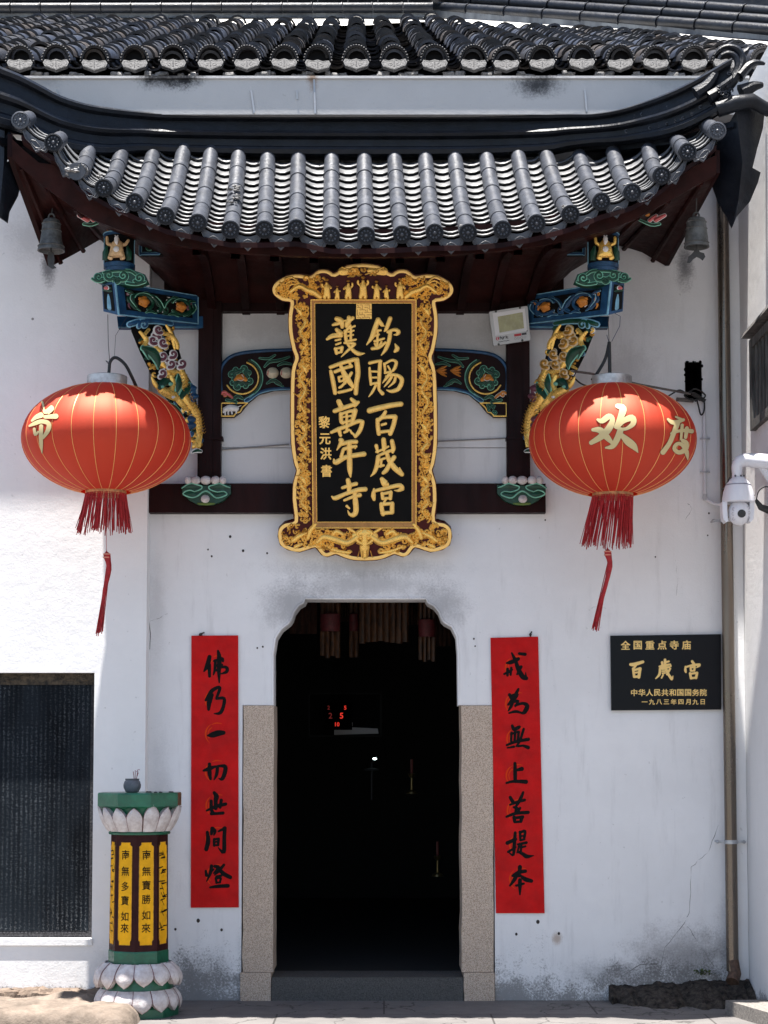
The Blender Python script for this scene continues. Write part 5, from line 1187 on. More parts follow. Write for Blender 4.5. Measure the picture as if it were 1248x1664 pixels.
# top band
def intop(x): return interp(x, [(445,463),(466,452),(486,449),(504,451),(517,442),(532,442),(543,447),(563,436),(590,432)])
for _ in range(230):
    x = rr.uniform(450, 588); t_ = intop(x)+3; bt = 485 if x > 470 else 482
    xx_ = x if rr.random() < .5 else 2*cxs(455)-x; y = rr.uniform(t_, bt)
    if x > 527 and y > 448: continue
    cv.stroke(spiral(xx_, y, rr.uniform(3,5.5), rr.uniform(0,6.28), rr.uniform(.5,1.0), rr.choice((-1,1)), rr.uniform(2.8,4.8)), (lambda lf: lambda p, q, h: S(p, q, h+lf))(rr.uniform(0,2)), .8, 2, -.2)
for s_ in (-1, 1):                                    # phoenix like scroll ends and crossed banners
    c0 = 590
    cv.stroke([(c0+s_*118,474,6),(c0+s_*104,464,9),(c0+s_*92,470,11),(c0+s_*80,474,12),(c0+s_*70,482,10)], lambda p, q, h: S(p, q, h+1.5), .5, 3)
    for a in (-6,0,6): cv.stroke([(c0+s_*100,464,3),(c0+s_*116,456+a,3),(c0+s_*128,464+a*1.5,1.5)], lambda p, q, h: S(p, q, h+2), .5, 3)
    cv.stroke([(c0+s_*4,446,2.4),(c0+s_*34,434,2)], lambda p, q, h: S(p, q, h+1.5), .5, 2)
    cv.stroke([(c0+s_*12,440,11),(c0+s_*34,441,13)], lambda p, q, h: S(p, q, h+.6), .14, 2)
    cd_.stroke(spiral(c0+s_*22,440,3.2,0,1,1,1.6), lambda p, q, h: S(p, q, h+3), .5, 2)
# bottom band
def inbot(x): return interp(x, [(456,870),(462,884),(486,893),(511,886),(524,898),(545,896),(560,902),(590,907)])
for _ in range(260):
    x = rr.uniform(459, 590); bt = inbot(x)-3; tp = 862 if x > 508 else max(853, 853+(x-478)*.3)
    if x < 470: tp = 862
    xx_ = x if rr.random() < .5 else 2*592.5-x; y = rr.uniform(tp, bt)
    if abs(x-592) < 24: continue
    (cv if rr.random() < .75 else cd_).stroke(spiral(xx_, y, rr.uniform(2.6,5.5), rr.uniform(0,6.28), rr.uniform(.5,1.0), rr.choice((-1,1)), rr.uniform(2.6,4.6)), (lambda lf: lambda p, q, h: S(p, q, h+lf))(rr.uniform(0,2)), .8, 2, -.2)
for s_ in (-1, 1):
    c0 = 592.5; f2_ = lambda p, q, h: S(p, q, h+1.5)
    cv.stroke([(c0+s_*12,872,10),(c0+s_*28,882,12),(c0+s_*48,876,13),(c0+s_*66,872,12),(c0+s_*76,880,8)], f2_, .5, 3)
    cv.stroke([(c0+s_*36,868,6),(c0+s_*46,863,8),(c0+s_*52,870,5)], f2_, .5, 3); cv.stroke([(c0+s_*24,898,4),(c0+s_*44,895,6),(c0+s_*62,888,4)], f2_, .5, 3)
    cv.stroke([(c0+s_*14,866,4),(c0+s_*22,861,6),(c0+s_*29,857,3)], f2_, .5, 3); cv.stroke([(c0+s_*6,874,5),(c0+s_*12,866,5),(c0+s_*5,861,4)], lambda p, q, h: S(p, q, h+4), .5, 3)
    cv.stroke([(c0+s_*6,870,5),(c0+s_*7,870.5,5)], lambda p, q, h: S(p, q, h+6), .6, 2); cv.stroke([(c0+s_*4,884,5),(c0+s_*10,880,6),(c0+s_*15,874,5)], lambda p, q, h: S(p, q, h+3), .5, 3)
    cv.stroke([(c0+s_*95,866,5),(c0+s_*108,872,9),(c0+s_*116,878,8)], f2_, .5, 3); cv.stroke([(c0+s_*102,884,5),(c0+s_*112,888,7)], f2_, .5, 3)
    cv.stroke([(c0+s_*80,852,6),(c0+s_*88,862,9),(c0+s_*92,874,7)], f2_, .5, 3)
cv.stroke([(577,872,14),(592.5,868,22),(608,872,14)], lambda p, q, h: S(p, q, h+.5), .25, 3); cv.stroke([(592.5,868,8),(592.5,880,13),(592.5,890,16),(592.5,902,12)], lambda p, q, h: S(p, q, h+2), .4, 3)
for x in (584,590,596,602): cd_.stroke([(x,894,1.6),(x-(592.5-x)*.3,904,1.6)], lambda p, q, h: S(p, q, h+7), .5, 2)
cd_.stroke([(580,882,2),(592.5,886,2.4),(605,882,2)], lambda p, q, h: S(p, q, h+6), .5, 3)
cv.cur = 1; cv.add(cd_.v, cd_.f); cv.build('gilt_carving', [m_gold, m_goldd], sg, smooth=60)
# seven small robed figures along the top
for x, hgt, a1, a2 in ((531,33,.3,.9),(548,22,.6,.2),(566,31,1.2,.3),(590,37,1.1,1.1),(612,30,.3,.8),(628,23,.7,.2),(650,34,.2,1.0)):
    yb = 487; H = hgt
    def q(u, v, d): return S(x+u*H, yb-v*H, 1+d*H)
    pts = [q(0,.36,.12), q(0,.55,.14), q(0,.70,.14), q(0,.80,.15), q(0,.90,.17), q(.14,.66,.14), q(.24,.50+a1*.2,.18), q(.2,.5+a1*.36,.24), q(-.14,.66,.14), q(-.24,.50+a2*.2,.18), q(-.2,.5+a2*.36,.24), q(.09,.16,.12), q(.11,.02,.14), q(-.09,.16,.12), q(-.11,.02,.14)]
    rad = [H*SK*v for v in (.17,.15,.13,.06,.095,.075,.07,.05,.075,.07,.05,.12,.10,.12,.10)]
    vs, fs = skin(pts, rad, [(0,1),(1,2),(2,3),(3,4),(2,5),(5,6),(6,7),(2,8),(8,9),(9,10),(0,11),(11,12),(0,13),(13,14)])
    b = MB(); b.add(vs, fs); fg = b.build('gilt_figure', m_gold, sg, smooth=60)
    b = MB(); b.ball(q(0,.985,.17), (H*SK*.10, H*SK*.09, H*SK*.06), 8, 5); b.build('hat', m_goldd, fg)

# ================================================================== the red couplet banners
C7 = 6.933
def banner(corn, label, chars, Y):
    """corn: four px corners (tl, tr, br, bl)"""
    t = thing('couplet_banner', label, 'paper banner', P(*corn[3], Y))
    b = MB(); n = 16; rows = []
    def at(u, v, h): return P(lerp(lerp(corn[0][0], corn[1][0], u), lerp(corn[3][0], corn[2][0], u), v), lerp(lerp(corn[0][1], corn[1][1], u), lerp(corn[3][1], corn[2][1], u), v), Y-h-.0016*math.sin(v*17+u*2)-.001*math.sin(v*41+u*5))
    for i in range(n*3+1): rows.append([at(u/6, i/(n*3), 0) for u in range(7)])
    b.slab(rows, (0,.004,0)); b.build('paper', m_red, t, smooth=40)
    k = mpp(Y)
    def fn(x, y, h):
        v = (y-corn[0][1])/(corn[3][1]-corn[0][1]); xl = lerp(corn[0][0], corn[3][0], v); xr_ = lerp(corn[1][0], corn[2][0], v)
        u = (x-xl)/(xr_-xl); return at(u, v, .0012+h*.0002)
    for ox, oy, txt in chars:                         # faint orange medallions printed in the paper behind the characters
        pts_ = [p for q in brush(txt) for p in q]; cx = ox+sum(p[0] for p in pts_)/len(pts_)/C7-1; cy = oy+sum(p[1] for p in pts_)/len(pts_)/C7; b = MB(); a0 = rr.uniform(1.9,2.3)
        b.stroke([(cx+15*math.cos(a0+k*.3), cy+17*math.sin(a0+k*.3), 2.6*math.sin(math.pi*(k+.6)/8.2)) for k in range(8)], lambda x, y, h: fn(x, y, -4), .1, 3, 0)
        b.stroke([(cx+11*math.cos(a0+.4+k*.4), cy+12*math.sin(a0+.4+k*.4), 1.5) for k in range(5)], lambda x, y, h: fn(x, y, -4), .1, 3, 0)
        b.stroke([(cx-4, cy-16, 1.2),(cx+3, cy-18, 2),(cx+11, cy-17, .8)], lambda x, y, h: fn(x, y, -4), .1, 3, 0)
        b.build('orange_medallion', M('orange_print', (.62,.045,.004), .6, spec=.1) if 'orange_print' not in bpy.data.materials else bpy.data.materials['orange_print'], t, smooth=0)
    for ox, oy, txt in chars:
        b = MB()
        for i, q in enumerate(brush(txt)): b.stroke(q, lambda x, y, h: fn(ox+x/C7, oy+y/C7, (h*.02+i*.25)), .1, 4, -.02, wide=1.06)
        b.build('ink_character', m_ink, t, smooth=0)
    return t, fn
T1 = [(290,1020,"350,330,44 325,430,52 288,492,18; 345,420,42 350,548,32; 445,262,24 460,340,50 456,500,42 460,622,14; 415,370,30 410,470,32 394,532,16; 400,376,22 490,350,32 502,380,24; 420,430,26 492,420,24; 428,482,26 490,446,28 546,456,36 540,500,36 478,522,14"),
 (290,1020,"372,760,50 345,850,52 340,922,32; 308,818,28 370,720,42 440,676,36 466,690,36 430,790,30; 428,802,26 512,800,38 506,890,38 470,962,38 402,970,12"),
 (290,1020,"330,1216,20 380,1210,60 450,1190,64 508,1186,44"),
 (290,1240,"283,86,24 345,66,46 412,40,26; 350,12,36 350,110,46 362,182,28; 408,46,24 470,34,30 527,45,46 520,120,46 490,182,40 453,175,10; 440,50,36 430,130,36 402,188,16"),
 (290,1240,"402,335,34 428,378,54 420,430,36; 318,536,22 420,492,38 532,464,36; 368,430,36 372,530,38 402,572,30; 420,400,46 420,512,42; 482,420,36 470,502,30; 370,572,36 440,570,32 502,565,36"),
 (290,1240,"325,780,34 335,880,48 313,972,46; 382,740,46 370,802,30; 388,740,36 412,770,36 400,812,18; 452,772,22 522,735,36; 522,735,42 516,850,42 510,1006,44 448,955,10; 402,860,30 402,930,30; 402,860,26 452,855,26; 452,855,30 446,926,30; 405,892,20 446,886,20; 402,930,22 446,926,22"),
 (290,1240,"308,1218,28 316,1266,36; 372,1160,36 360,1240,36 318,1332,14; 392,1200,26 362,1232,20; 408,1165,34 452,1180,42 398,1242,18; 512,1150,30 450,1220,36 408,1262,16; 450,1190,36 510,1250,46 584,1290,42; 428,1280,26 482,1270,26; 420,1300,28 430,1350,28; 428,1302,24 476,1296,24 466,1346,26; 425,1352,22 470,1346,22; 358,1402,24 450,1390,38 557,1386,42")]
T2 = [(780,1030,"302,332,22 350,325,46 432,290,38; 358,222,20 386,282,38; 400,300,36 430,400,48 480,490,54 522,510,42; 517,510,32 515,442,8; 462,380,36 418,462,22; 442,230,30 508,240,36; 273,456,24 330,430,32 362,408,24; 310,400,32 310,472,28; 352,390,28 345,466,24"),
 (780,1030,"333,690,36 352,732,30; 432,628,26 390,710,42 318,802,24; 368,700,36 422,690,32 380,770,26 430,760,30 398,822,22; 382,740,32 350,820,36 318,872,14; 398,812,26 480,790,32 532,820,48 500,890,46 458,900,14; 328,896,20 400,880,32 462,895,24"),
 (780,1030,"363,1038,28 386,1080,44 442,1055,36; 350,1132,24 432,1108,26; 355,1120,28 350,1212,26; 396,1110,30 390,1222,28; 436,1110,30 425,1222,28; 492,1078,28 450,1210,28 408,1272,18; 303,1256,26 400,1220,32 544,1195,38; 308,1287,16 382,1275,28; 428,1270,26 482,1265,24; 488,1265,26 542,1287,42"),
 (780,1250,"394,-62,34 396,70,42 396,142,34; 408,15,28 472,0,46; 298,157,24 380,140,32 518,146,46"),
 (780,1250,"340,318,34 376,382,42; 338,402,24 420,372,30 502,350,32; 487,264,26 450,350,38 398,432,22; 382,430,28 432,450,30; 298,537,24 400,500,36 542,490,38; 410,440,36 400,502,30; 452,440,28 428,492,24; 385,545,42 390,592,34; 385,552,32 482,540,36; 472,545,42 460,592,34; 390,597,28 466,592,28"),
 (780,1250,"308,832,42 402,790,36; 397,718,34 386,850,40 375,966,30 333,945,14; 318,932,28 402,880,22; 450,710,30 456,802,26; 455,716,28 507,700,32 496,790,28; 456,760,20 496,750,20; 456,802,24 502,792,22; 428,847,26 522,830,32; 466,840,28 460,932,24; 470,882,22 512,870,22; 440,870,26 418,942,18; 428,930,26 480,955,38 530,985,44 604,975,10"),
 (780,1250,"368,1202,28 430,1165,40 512,1150,36; 450,1103,46 440,1205,30; 422,1170,42 390,1240,42 338,1312,22; 458,1200,28 510,1240,48 578,1260,42; 450,1250,42 450,1320,42 450,1412,18; 408,1312,26 492,1290,26")]
banner([(311,1033),(387,1032.5),(388,1474.5),(310,1475)], 'straight red paper couplet banner with seven black characters, left of the door', T1, -.012)
banner([(797,1036.5),(874.5,1034.5),(885,1484),(806,1484)], 'slightly tilted red paper couplet banner with seven black characters, right of the door', T2, -.012)

# ================================================================== the black stone plaque on the right
pq = thing('plaque', 'black polished stone plaque with gold lettering, beside the downpipe', 'plaque', P(1082, 1155, -.02))
Yq = -.028
b = MB(); q = [P(992,1033,Yq), P(1171.5,1030.5,Yq), P(1172,1153,Yq), P(993.5,1154.5,Yq)]; b.prism(q, [p+Vector((0,.026,0)) for p in q]); b.build('stone_slab', M('polished_black', (.005,.006,.009), .22, spec=.15), pq, smooth=0)
m_gtxt = M('gold_lettering', (.85,.58,.20), .4, metal=.2)
fq = lambda x, y, h: P(x, y, Yq-.001-h*.001)
b = MB()
for i, ch in enumerate('全国重点寺庙'): put_bold(b, ch, 1016.5+i*19.8, 1048.5-i*.1, 15.5, fq)
b.build('heading', m_gtxt, pq, smooth=0)
b = MB()
for i, ch in enumerate('中华人民共和国国务院'): put_bold(b, ch, 1030.5+i*12.5, 1125.5-i*.03, 12, fq)
b.build('issuer_line', m_gtxt, pq, smooth=0)
b = MB()
for i, ch in enumerate('一九八三年四月九日'): put_bold(b, ch, 1047.5+i*11.8, 1140.5, 9.8, fq)
b.build('date_line', m_gtxt, pq, smooth=0)
PQ = {'1':"265,355,26 300,355,34 385,330,26; 325,350,22 295,395,20; 290,395,22 300,470,24; 300,410,18 355,395,26; 358,395,28 345,478,28; 305,435,16 340,430,16; 300,475,22 348,470,22",
 '2':"570,335,24 575,365,22; 598,310,24 600,360,24; 600,335,18 635,325,18; 545,375,18 600,362,22 648,355,18; 555,390,18 640,380,20; 550,395,22 545,450,24 508,492,10; 570,400,16 600,398,16; 572,420,16 600,418,16; 575,440,16 602,436,14; 580,455,16 565,485,14; 605,380,22 625,440,24 662,495,26; 668,490,20 675,465,6; 648,395,20 618,450,20; 650,360,18 655,372,14",
 '3':"860,325,24 878,350,24; 795,375,14 795,410,24 800,430,16; 800,380,18 870,360,20 930,358,26; 930,365,24 905,385,10; 845,385,18 848,415,20; 850,385,16 885,378,20; 886,380,20 880,415,20; 850,418,16 882,414,16; 840,440,22 850,488,24; 845,445,18 908,435,22; 908,437,24 898,485,24; 852,488,20 900,482,20"}
for k_, txt in PQ.items():
    b = MB()
    for q in brush(txt): b.stroke(q, lambda x, y, h: P(980+x/5.943, 1020+y/5.943, Yq-.0006-max(0, h)*.0004), .1, 3, -.02, wide=1.05)
    b.build('name_character', m_gtxt, pq, smooth=0)
# ================================================================== the two red lanterns
rr = random.Random(7)
def lantern_mat():
    m = bpy.data.materials.new('red_lantern_silk'); m.use_nodes = True; t = m.node_tree; N = t.nodes; b = N['Principled BSDF']
    b.inputs['Base Color'].default_value = (.50,.015,.004,1); b.inputs['Roughness'].default_value = .66; b.inputs['Specular IOR Level'].default_value = .5; b.inputs['IOR'].default_value = 2.05; b.inputs['Specular Tint'].default_value = (1,.76,.48,1)
    b.inputs['Sheen Weight'].default_value = .0; b.inputs['Sheen Roughness'].default_value = .45; b.inputs['Sheen Tint'].default_value = (1,.62,.36,1)
    b.inputs['Coat Weight'].default_value = 0; b.inputs['Coat Roughness'].default_value = .54; b.inputs['Coat IOR'].default_value = 1.6
    tr = N.new('ShaderNodeBsdfTranslucent'); tr.inputs[0].default_value = (.92,.02,.006,1); mx = N.new('ShaderNodeMixShader'); mx.inputs[0].default_value = .3
    t.links.new(b.outputs[0], mx.inputs[1]); t.links.new(tr.outputs[0], mx.inputs[2]); t.links.new(mx.outputs[0], N['Material Output'].inputs[0])
    w_ = N.new('ShaderNodeTexNoise'); w_.inputs['Scale'].default_value = 160; bp = N.new('ShaderNodeBump'); bp.inputs['Strength'].default_value = .12; bp.inputs['Distance'].default_value = .002
    g_ = N.new('ShaderNodeNewGeometry'); t.links.new(g_.outputs['Position'], w_.inputs['Vector']); t.links.new(w_.outputs['Fac'], bp.inputs['Height']); t.links.new(bp.outputs[0], b.inputs['Normal'])
    return m
m_lant = lantern_mat()
m_rib = M('gold_rib_wire', (.80,.38,.12), .45, metal=.3); m_fringe = M('red_fringe', (.36,.008,.012), .7, var=.3, vs=40)
m_lchar = M('pale_gold_print', (.56,.45,.22), .5)
YLN = -.78
def lantern(cx, cy, R_px, H_px, label, fr0, fr1, tassel, chars, left):
    k = mpp(YLN); C = P(cx, cy, YLN); Rm, Hm = R_px*k, H_px*k; NR = 24
    t = thing('lantern', label, 'lantern', tuple(C), 'red festival lanterns by the gate')
    zc = Hm*.955
    def prof(z): return Rm*max(0, 1-(z/Hm)**2)**.5
    def pt(a, ph, off=0):
        z = zc*math.sin(ph)/1.0 if False else Hm*math.sin(ph); r_ = Rm*math.cos(ph); q = abs(math.cos(a*NR/2)); pil = 1-.010*(1-abs(math.sin(a*NR/2)))**2
        return C+Vector((math.cos(a)*(r_*pil+off*math.cos(ph)), math.sin(a)*(r_*pil+off*math.cos(ph)), z+off*math.sin(ph)))
    p1 = math.asin(.955); rows = []
    for i in range(29):
        ph = lerp(p1, -p1, i/28); rows.append([pt(2*math.pi*j/(NR*6), ph) for j in range(NR*6)])
    b = MB(); b.grid(rows, True); b.build('silk_shell', m_lant, t, smooth=80)
    for j in range(NR):
        a = 2*math.pi*(j)/NR; b = MB(); b.tube([pt(a, lerp(p1, -p1, i/24), .0005) for i in range(25)], .0022, 5); b.build('rib', m_rib, t)
    top = C+Vector((0,0,Hm*.955)); bot = C-Vector((0,0,Hm*.955)); rc = 33*k
    b = MB(); b.lathe([(rc*.6, .066), (rc*.97, .066), (rc, .062), (rc*.99, .0), (rc*1.05, -.008), (rc*.5,-.01)], top, 28); b.build('tin_cap', m_galv, t)
    b = MB(); b.lathe([(rc*.95,.012), (rc*1.02,.004), (rc*1.0,-.018), (rc*1.02,-.022), (rc*.9,-.024)], bot, 28); b.build('gold_collar', M('rusty_gold_band', (.60,.36,.16), .45, metal=.35, var=.5, vs=30), t)
    b = MB(); n = 74; x0, x1, ly, dy = fr0[0], fr0[1], fr1[0], fr1[1]
    for j in range(n):
        a = 2*math.pi*(j+.3)/n; p0 = bot+Vector((math.cos(a)*rc*.99, math.sin(a)*rc*.99, -.012))
        u = (math.cos(a)+1)/2; xe = lerp(x0, x1, u)+rr.uniform(-2.5,2.5); pe = P(xe, ly+rr.uniform(-dy,dy), YLN); pe.y += math.sin(a)*rc*1.05
        mid = lerp(p0, pe, .5)+Vector((rr.uniform(-.006,.006), rr.uniform(-.006,.006), 0)); wv = rr.uniform(.0026,.0052)
        b.tube([p0, mid, pe], [wv*1.1, wv, wv*.7], 4)
        if j % 3 == 0: b.tube([p0+Vector((0,.006,0)), pe+Vector((rr.uniform(-.012,.012), .012, rr.uniform(-.01,.02)))], wv*.6, 4)
    fr_ = b.build('fringe', m_fringe, t)
    # tassel on its cord
    b = MB(); y0 = tassel[0][1]; head = [P(x, y, YLN) for x, y in tassel]
    b.tube([bot+Vector((0,0,-.01)), P(tassel[0][0], y0, YLN)], .0016, 4); cord = b.build('cord', m_fringe, t)
    b = MB(); q = spline([tuple(p) for p in head], 4); L_ = len(q)
    b.tube([Vector(p) for p in q], [ [.004,.012,.021,.022,.020,.017,.016,.015,.014,.013,.013,.012,.011,.010,.010,.009,.009,.008][min(17, int(i*18/L_))] for i in range(L_)], 9)
    e0, e1 = Vector(q[-5]), Vector(q[-1])
    for _ in range(14):
        d = Vector((rr.uniform(-.022,.022), rr.uniform(-.02,.02), rr.uniform(-.03,.01))); s_ = Vector(q[int(L_*.35)])+Vector((rr.uniform(-.012,.012), rr.uniform(-.012,.012), 0))
        b.tube([s_, lerp(s_, e1, .55)+d*.5, e1+d], .0028, 4)
    ts = b.build('tassel', m_fringe, t)
    b = MB()
    for z in (.30,.38): p = Vector(q[int(L_*.16)]); b.lathe([(.0225,-.004),(.024,0),(.0225,.004)], p+Vector((0,0,-(z-.3)*.25)), 10)
    b.build('tassel_band', M('salmon_band', (.6,.22,.14), .5), ts)
    # characters printed on the silk
    def onshell(px, py, h):
        d = ray(px, py); o_ = CAM-C; s = Vector((1/Rm, 1/Rm, 1/Hm)); D_ = Vector((d.x*s.x, d.y*s.y, d.z*s.z)); O_ = Vector((o_.x*s.x, o_.y*s.y, o_.z*s.z))
        A = D_.dot(D_); B_2 = O_.dot(D_); Cc = O_.dot(O_)-1; disc = B_2*B_2-A*Cc
        if disc < 0: disc = 0
        tt = (-B_2-math.sqrt(disc))/A; p = CAM+d*tt; n_ = Vector(((p-C).x/Rm**2, (p-C).y/Rm**2, (p-C).z/Hm**2)).normalized()
        return p+n_*(.0012+h)
    for ox, oy, sc_, txt in chars:
        b = MB(); o2 = MB()
        for i, q in enumerate(brush(txt)):
            b.stroke(q, lambda x, y, h: onshell(ox+x/sc_, oy+y/sc_, .0012+i*.00012+max(0, h)*.00001), .1, 4, 0)
            o2.stroke([(x, y, w_+7) for x, y, w_ in q], lambda x, y, h: onshell(ox+x/sc_, oy+y/sc_, .0003+i*.00002), .05, 4, 0)
        c = b.build('gold_character', m_lchar, t, smooth=60); o2.build('character_outline', M('dark_outline', (.10,.03,.015), .6), c, smooth=60)
    return t, top
JIE = "375,330,40 400,355,60 470,290,46; 390,425,50 470,420,60 545,415,74; 480,275,34 500,310,40 440,375,26; 350,215,30 372,300,22; 330,400,80 260,430,60 200,480,30; 165,555,30 240,520,56 340,490,60 440,520,64 430,620,66 360,725,40; 235,600,44 250,680,40 290,640,30; 335,560,60 330,720,60 335,830,50 346,945,10"
HUAN = "195,262,24 240,275,54 310,230,58 345,265,52 310,350,70 235,430,66 130,495,44; 148,365,34 220,370,64 290,440,62 335,490,36; 395,125,44 450,150,72 430,230,62 368,338,20; 390,330,60 455,275,52 540,245,66 555,300,54 490,352,34 430,360,30; 425,370,62 395,450,62 345,530,52 278,545,20; 440,420,44 500,480,76 560,530,66 602,592,8"
DU = "905,258,24 960,292,44 1062,265,30; 985,235,20 1060,268,26; 1000,300,54 962,400,48 920,500,46 855,590,52; 940,402,26 1040,372,32 1145,380,44; 1048,320,34 1036,460,24; 1095,350,40 1082,440,34; 1055,475,40 1090,500,46 1080,560,50 1015,592,44 968,552,40 1000,505,36 1052,520,38 1092,590,46 1105,665,10"
l1, top1 = lantern(173, 714, 138, 91, 'red festival lantern with one gold character at its edge, under the green scrolled beam', (125,211), (862,5), [(173,895),(174,904),(177,925),(170,960),(166,995),(162,1026)], [(30,630,8.91,JIE)], True)
l2, top2 = lantern(995, 716, 137, 93, 'red festival lantern with two gold characters, hanging under the blue scrolled beam', (946,1026), (886,5), [(987,890),(988,900),(991,920),(983,955),(974,990),(968,1019)], [(940,640,6.24,HUAN),(940,640,6.24,DU)], False)
b = MB(); b.tube([Vector(q) for q in spline([tuple(top1+Vector((0,0,.05))), tuple(P(177,604,YLN)), tuple(P(179,588,YLN)), tuple(P(188,581,YLN)), tuple(P(203,592,YLN)), tuple(P(214,612,YLN+.04)), tuple(P(224,634,YLN+.12))], 5)], .010, 8)
b.build('hanger_cable', m_cable, l1)
b = MB(); b.tube([P(175,511,-.84), P(176,560,-.8), P(178,585,YLN)], .0022, 5); b.tube([P(208,512,-.7), P(188,545,-.72), P(186,578,YLN)], .0013, 4); b.tube([P(176,600,YLN), P(179,590,YLN), P(172,586,YLN), P(180,596,YLN)], .003, 5); b.build('hanging_wire', M('thin_wire', (.05,.05,.055), .5), l1)
b = MB(); b.tube([P(988,516,-.82), P(990,560,-.78), P(991,612,YLN)], [.002,.002,.002], 4); b.tube([P(990,556,-.76), P(990.5,580,YLN), P(991,614,YLN)], .011, 8); b.tube([Vector(q) for q in spline([tuple(P(990,556,-.76)), tuple(P(984,582,YLN)), tuple(P(972,604,YLN)), tuple(P(962,618,YLN))], 4)], .010, 8)
b.build('hanger_cable', m_cable, l2)
b = MB(); b.tube([P(997,508,-.8), P(1008,514,-.8), P(1007,530,-.8), P(994,555,-.76)], .0018, 4); b.tube([P(986,544,-.77), P(990,558,-.76)], .002, 4); b.build('hanging_wire', M('blue_wire', (.03,.05,.12), .5), l2)

# cables between the wall hole and the lanterns
t = thing('cable_run', 'thin grey pipe and black cables running from the square wall hole to a lantern', 'cable', P(1120, 645, -.05))
b = MB(); b.tube([P(930,603,-.62), P(960,607,-.5), P(1040,625,-.25), P(1122,640,-.04)], .008, 8); b.tube([P(1100,649,-.06), P(1126,651,-.02)], .014, 8); b.build('metal_pipe', M('tarnished_pipe', (.16,.14,.13), .45, metal=.5, var=.4, vs=20), t)
b = MB()
for q in ([(1118,642),(1105,634),(1092,640),(1080,648)], [(1140,646),(1126,638),(1112,642),(1124,650),(1142,648)], [(1132,648),(1135,660),(1139,674),(1144,668),(1144,652),(1138,644)], [(925,606),(942,622),(956,628)], [(1116,640),(1130,632),(1146,642),(1140,650)]):
    b.tube([Vector(p) for p in spline([tuple(P(x, y, -.05)) for x, y in q], 5)], .0055, 6)
b.tube([P(1125,640,-.04), P(1146,652,-.04)], .014, 6); b.build('black_cable', m_cable, t)
# white conduit going down to the camera
t = thing('conduit', 'thin white electrical conduit dropping from the wall hole and bending to the camera', 'conduit', P(1146, 815, -.02))
b = MB(); b.tube([P(1144,650,-.018), P(1145,720,-.018), P(1145.5,805,-.018)], .0115, 10); b.tube([P(1146,806,-.018), P(1150,813,-.02), P(1160,818,-.04), P(1176,820,-.12)], .011, 10); b.build('pipe', M('white_conduit', (.62,.61,.64), .45), t)
b = MB()
for y in (713,767): b.tube([P(1138,y,-.006), P(1145,y,-.032), P(1153,y,-.006)], .006, 6)
b.lathe([(.014,-.02),(.016,0),(.014,.02)], P(1145.5,808,-.018), 10); b.build('clip', M('clip_grey', (.45,.45,.47), .5), t)
# stainless downpipe in the corner
t = thing('downpipe', 'tall brushed steel downpipe in the right corner, brownish with one clamp', 'downpipe', P(1190, 1580, -.1))
m_pipe = M('stainless_pipe', (.20,.165,.135), .26, metal=.85, var=.2, vs=2, stretch=(1,1,.2))
yp = -.085; b = MB(); xp = xx(1183, yp)
b.tube([(xp,yp,zz(1578,yp)), (xp,yp,zz(1300,yp)), (xp,yp,zz(840,yp)), (xp,yp,zz(150,yp))], .039, 24); b.build('pipe', m_pipe, t)
for z in (zz(1368,yp), zz(846,yp)):
    b = MB(); b.lathe([(.0405,-.012),(.044,-.012),(.044,.012),(.0405,.012)], (xp,yp,z), 24); b.box(xp-.085, xp-.04, yp-.004, yp+.004, z-.008, z+.008); b.box(xp+.04, xp+.08, yp-.004, yp+.004, z-.008, z+.008); b.ball((xp-.085, yp, z), .012, 7, 5); b.ball((xp+.085, yp, z), .012, 7, 5); b.tube([(xp-.085,yp,z),(xp-.085,0,z)], .006, 6); b.build('clamp', m_steel, t)
b = MB(); b.tube([(xp,yp,zz(1560,yp)), (xp+.012,yp-.01,zz(1582,yp)), (xp-.012,yp-.05,zz(1594,yp))], [.0395,.041,.042], 20); b.build('rusty_foot', M('rusty_foot', (.10,.055,.035), .7, var=.5, vs=30), t)


# ------------------------------------------------ dome camera on its arm
Yk = -.90; k = mpp(Yk); c = P(1201, 800, Yk)
t = thing('security_camera', 'white dome security camera hanging from a curved arm at the right edge', 'security camera', tuple(c))
m_cam = M('camera_white', (.66,.66,.70), .35)
b = MB(); b.tube([Vector(p) for p in spline([tuple(P(1198,770,Yk)), tuple(P(1198,758,Yk)), tuple(P(1205,749,Yk)), tuple(P(1222,748,Yk)), tuple(P(1262,752,Yk-.06))], 6)], [lerp(8.2, 13, i/24)*k for i in range(25)], 16)
b.tube([P(1240,757,Yk), P(1262,790,Yk)], [9*k, 8*k], 8); b.build('arm', m_cam, t)
b = MB(); b.lathe([(8.3*k,.0),(8.3*k,9*k),(7.6*k,9.5*k)], P(1198,777,Yk), 20); b.build('neck', m_cam, t)
b = MB(); b.lathe([(8*k,37*k),(13*k,33*k),(20*k,24*k),(20.3*k,23*k),(24.5*k,12*k),(26.5*k,0),(26.8*k,-5*k),(25.5*k,-6*k),(20*k,-6*k)], P(1200,811,Yk), 32); dm = b.build('housing', m_cam, t)
b = MB(); b.lathe([(20.6*k,23.6*k),(20.9*k,22.8*k),(21.1*k,22.2*k)], P(1200,811,Yk), 32); b.build('seam_line', M('seam_grey', (.16,.16,.2), .5), dm)
for s_ in (-1, 1):
    b = MB(); pts_ = [(s_*26,0),(s_*18.5,0),(s_*18,14),(s_*17,32),(s_*20,33.5),(s_*24.5,28),(s_*26,14)]
    b.extr([P(1200+x, 815+y, Yk-.035) for x, y in pts_], (0,.09,0)); b.build('side_cheek', m_cam, t, smooth=0)
b = MB(); b.ball(P(1201,833,Yk), (18*k, 20*k, 21*k), 24, 16); b.build('eyeball', m_cam, t, smooth=80)
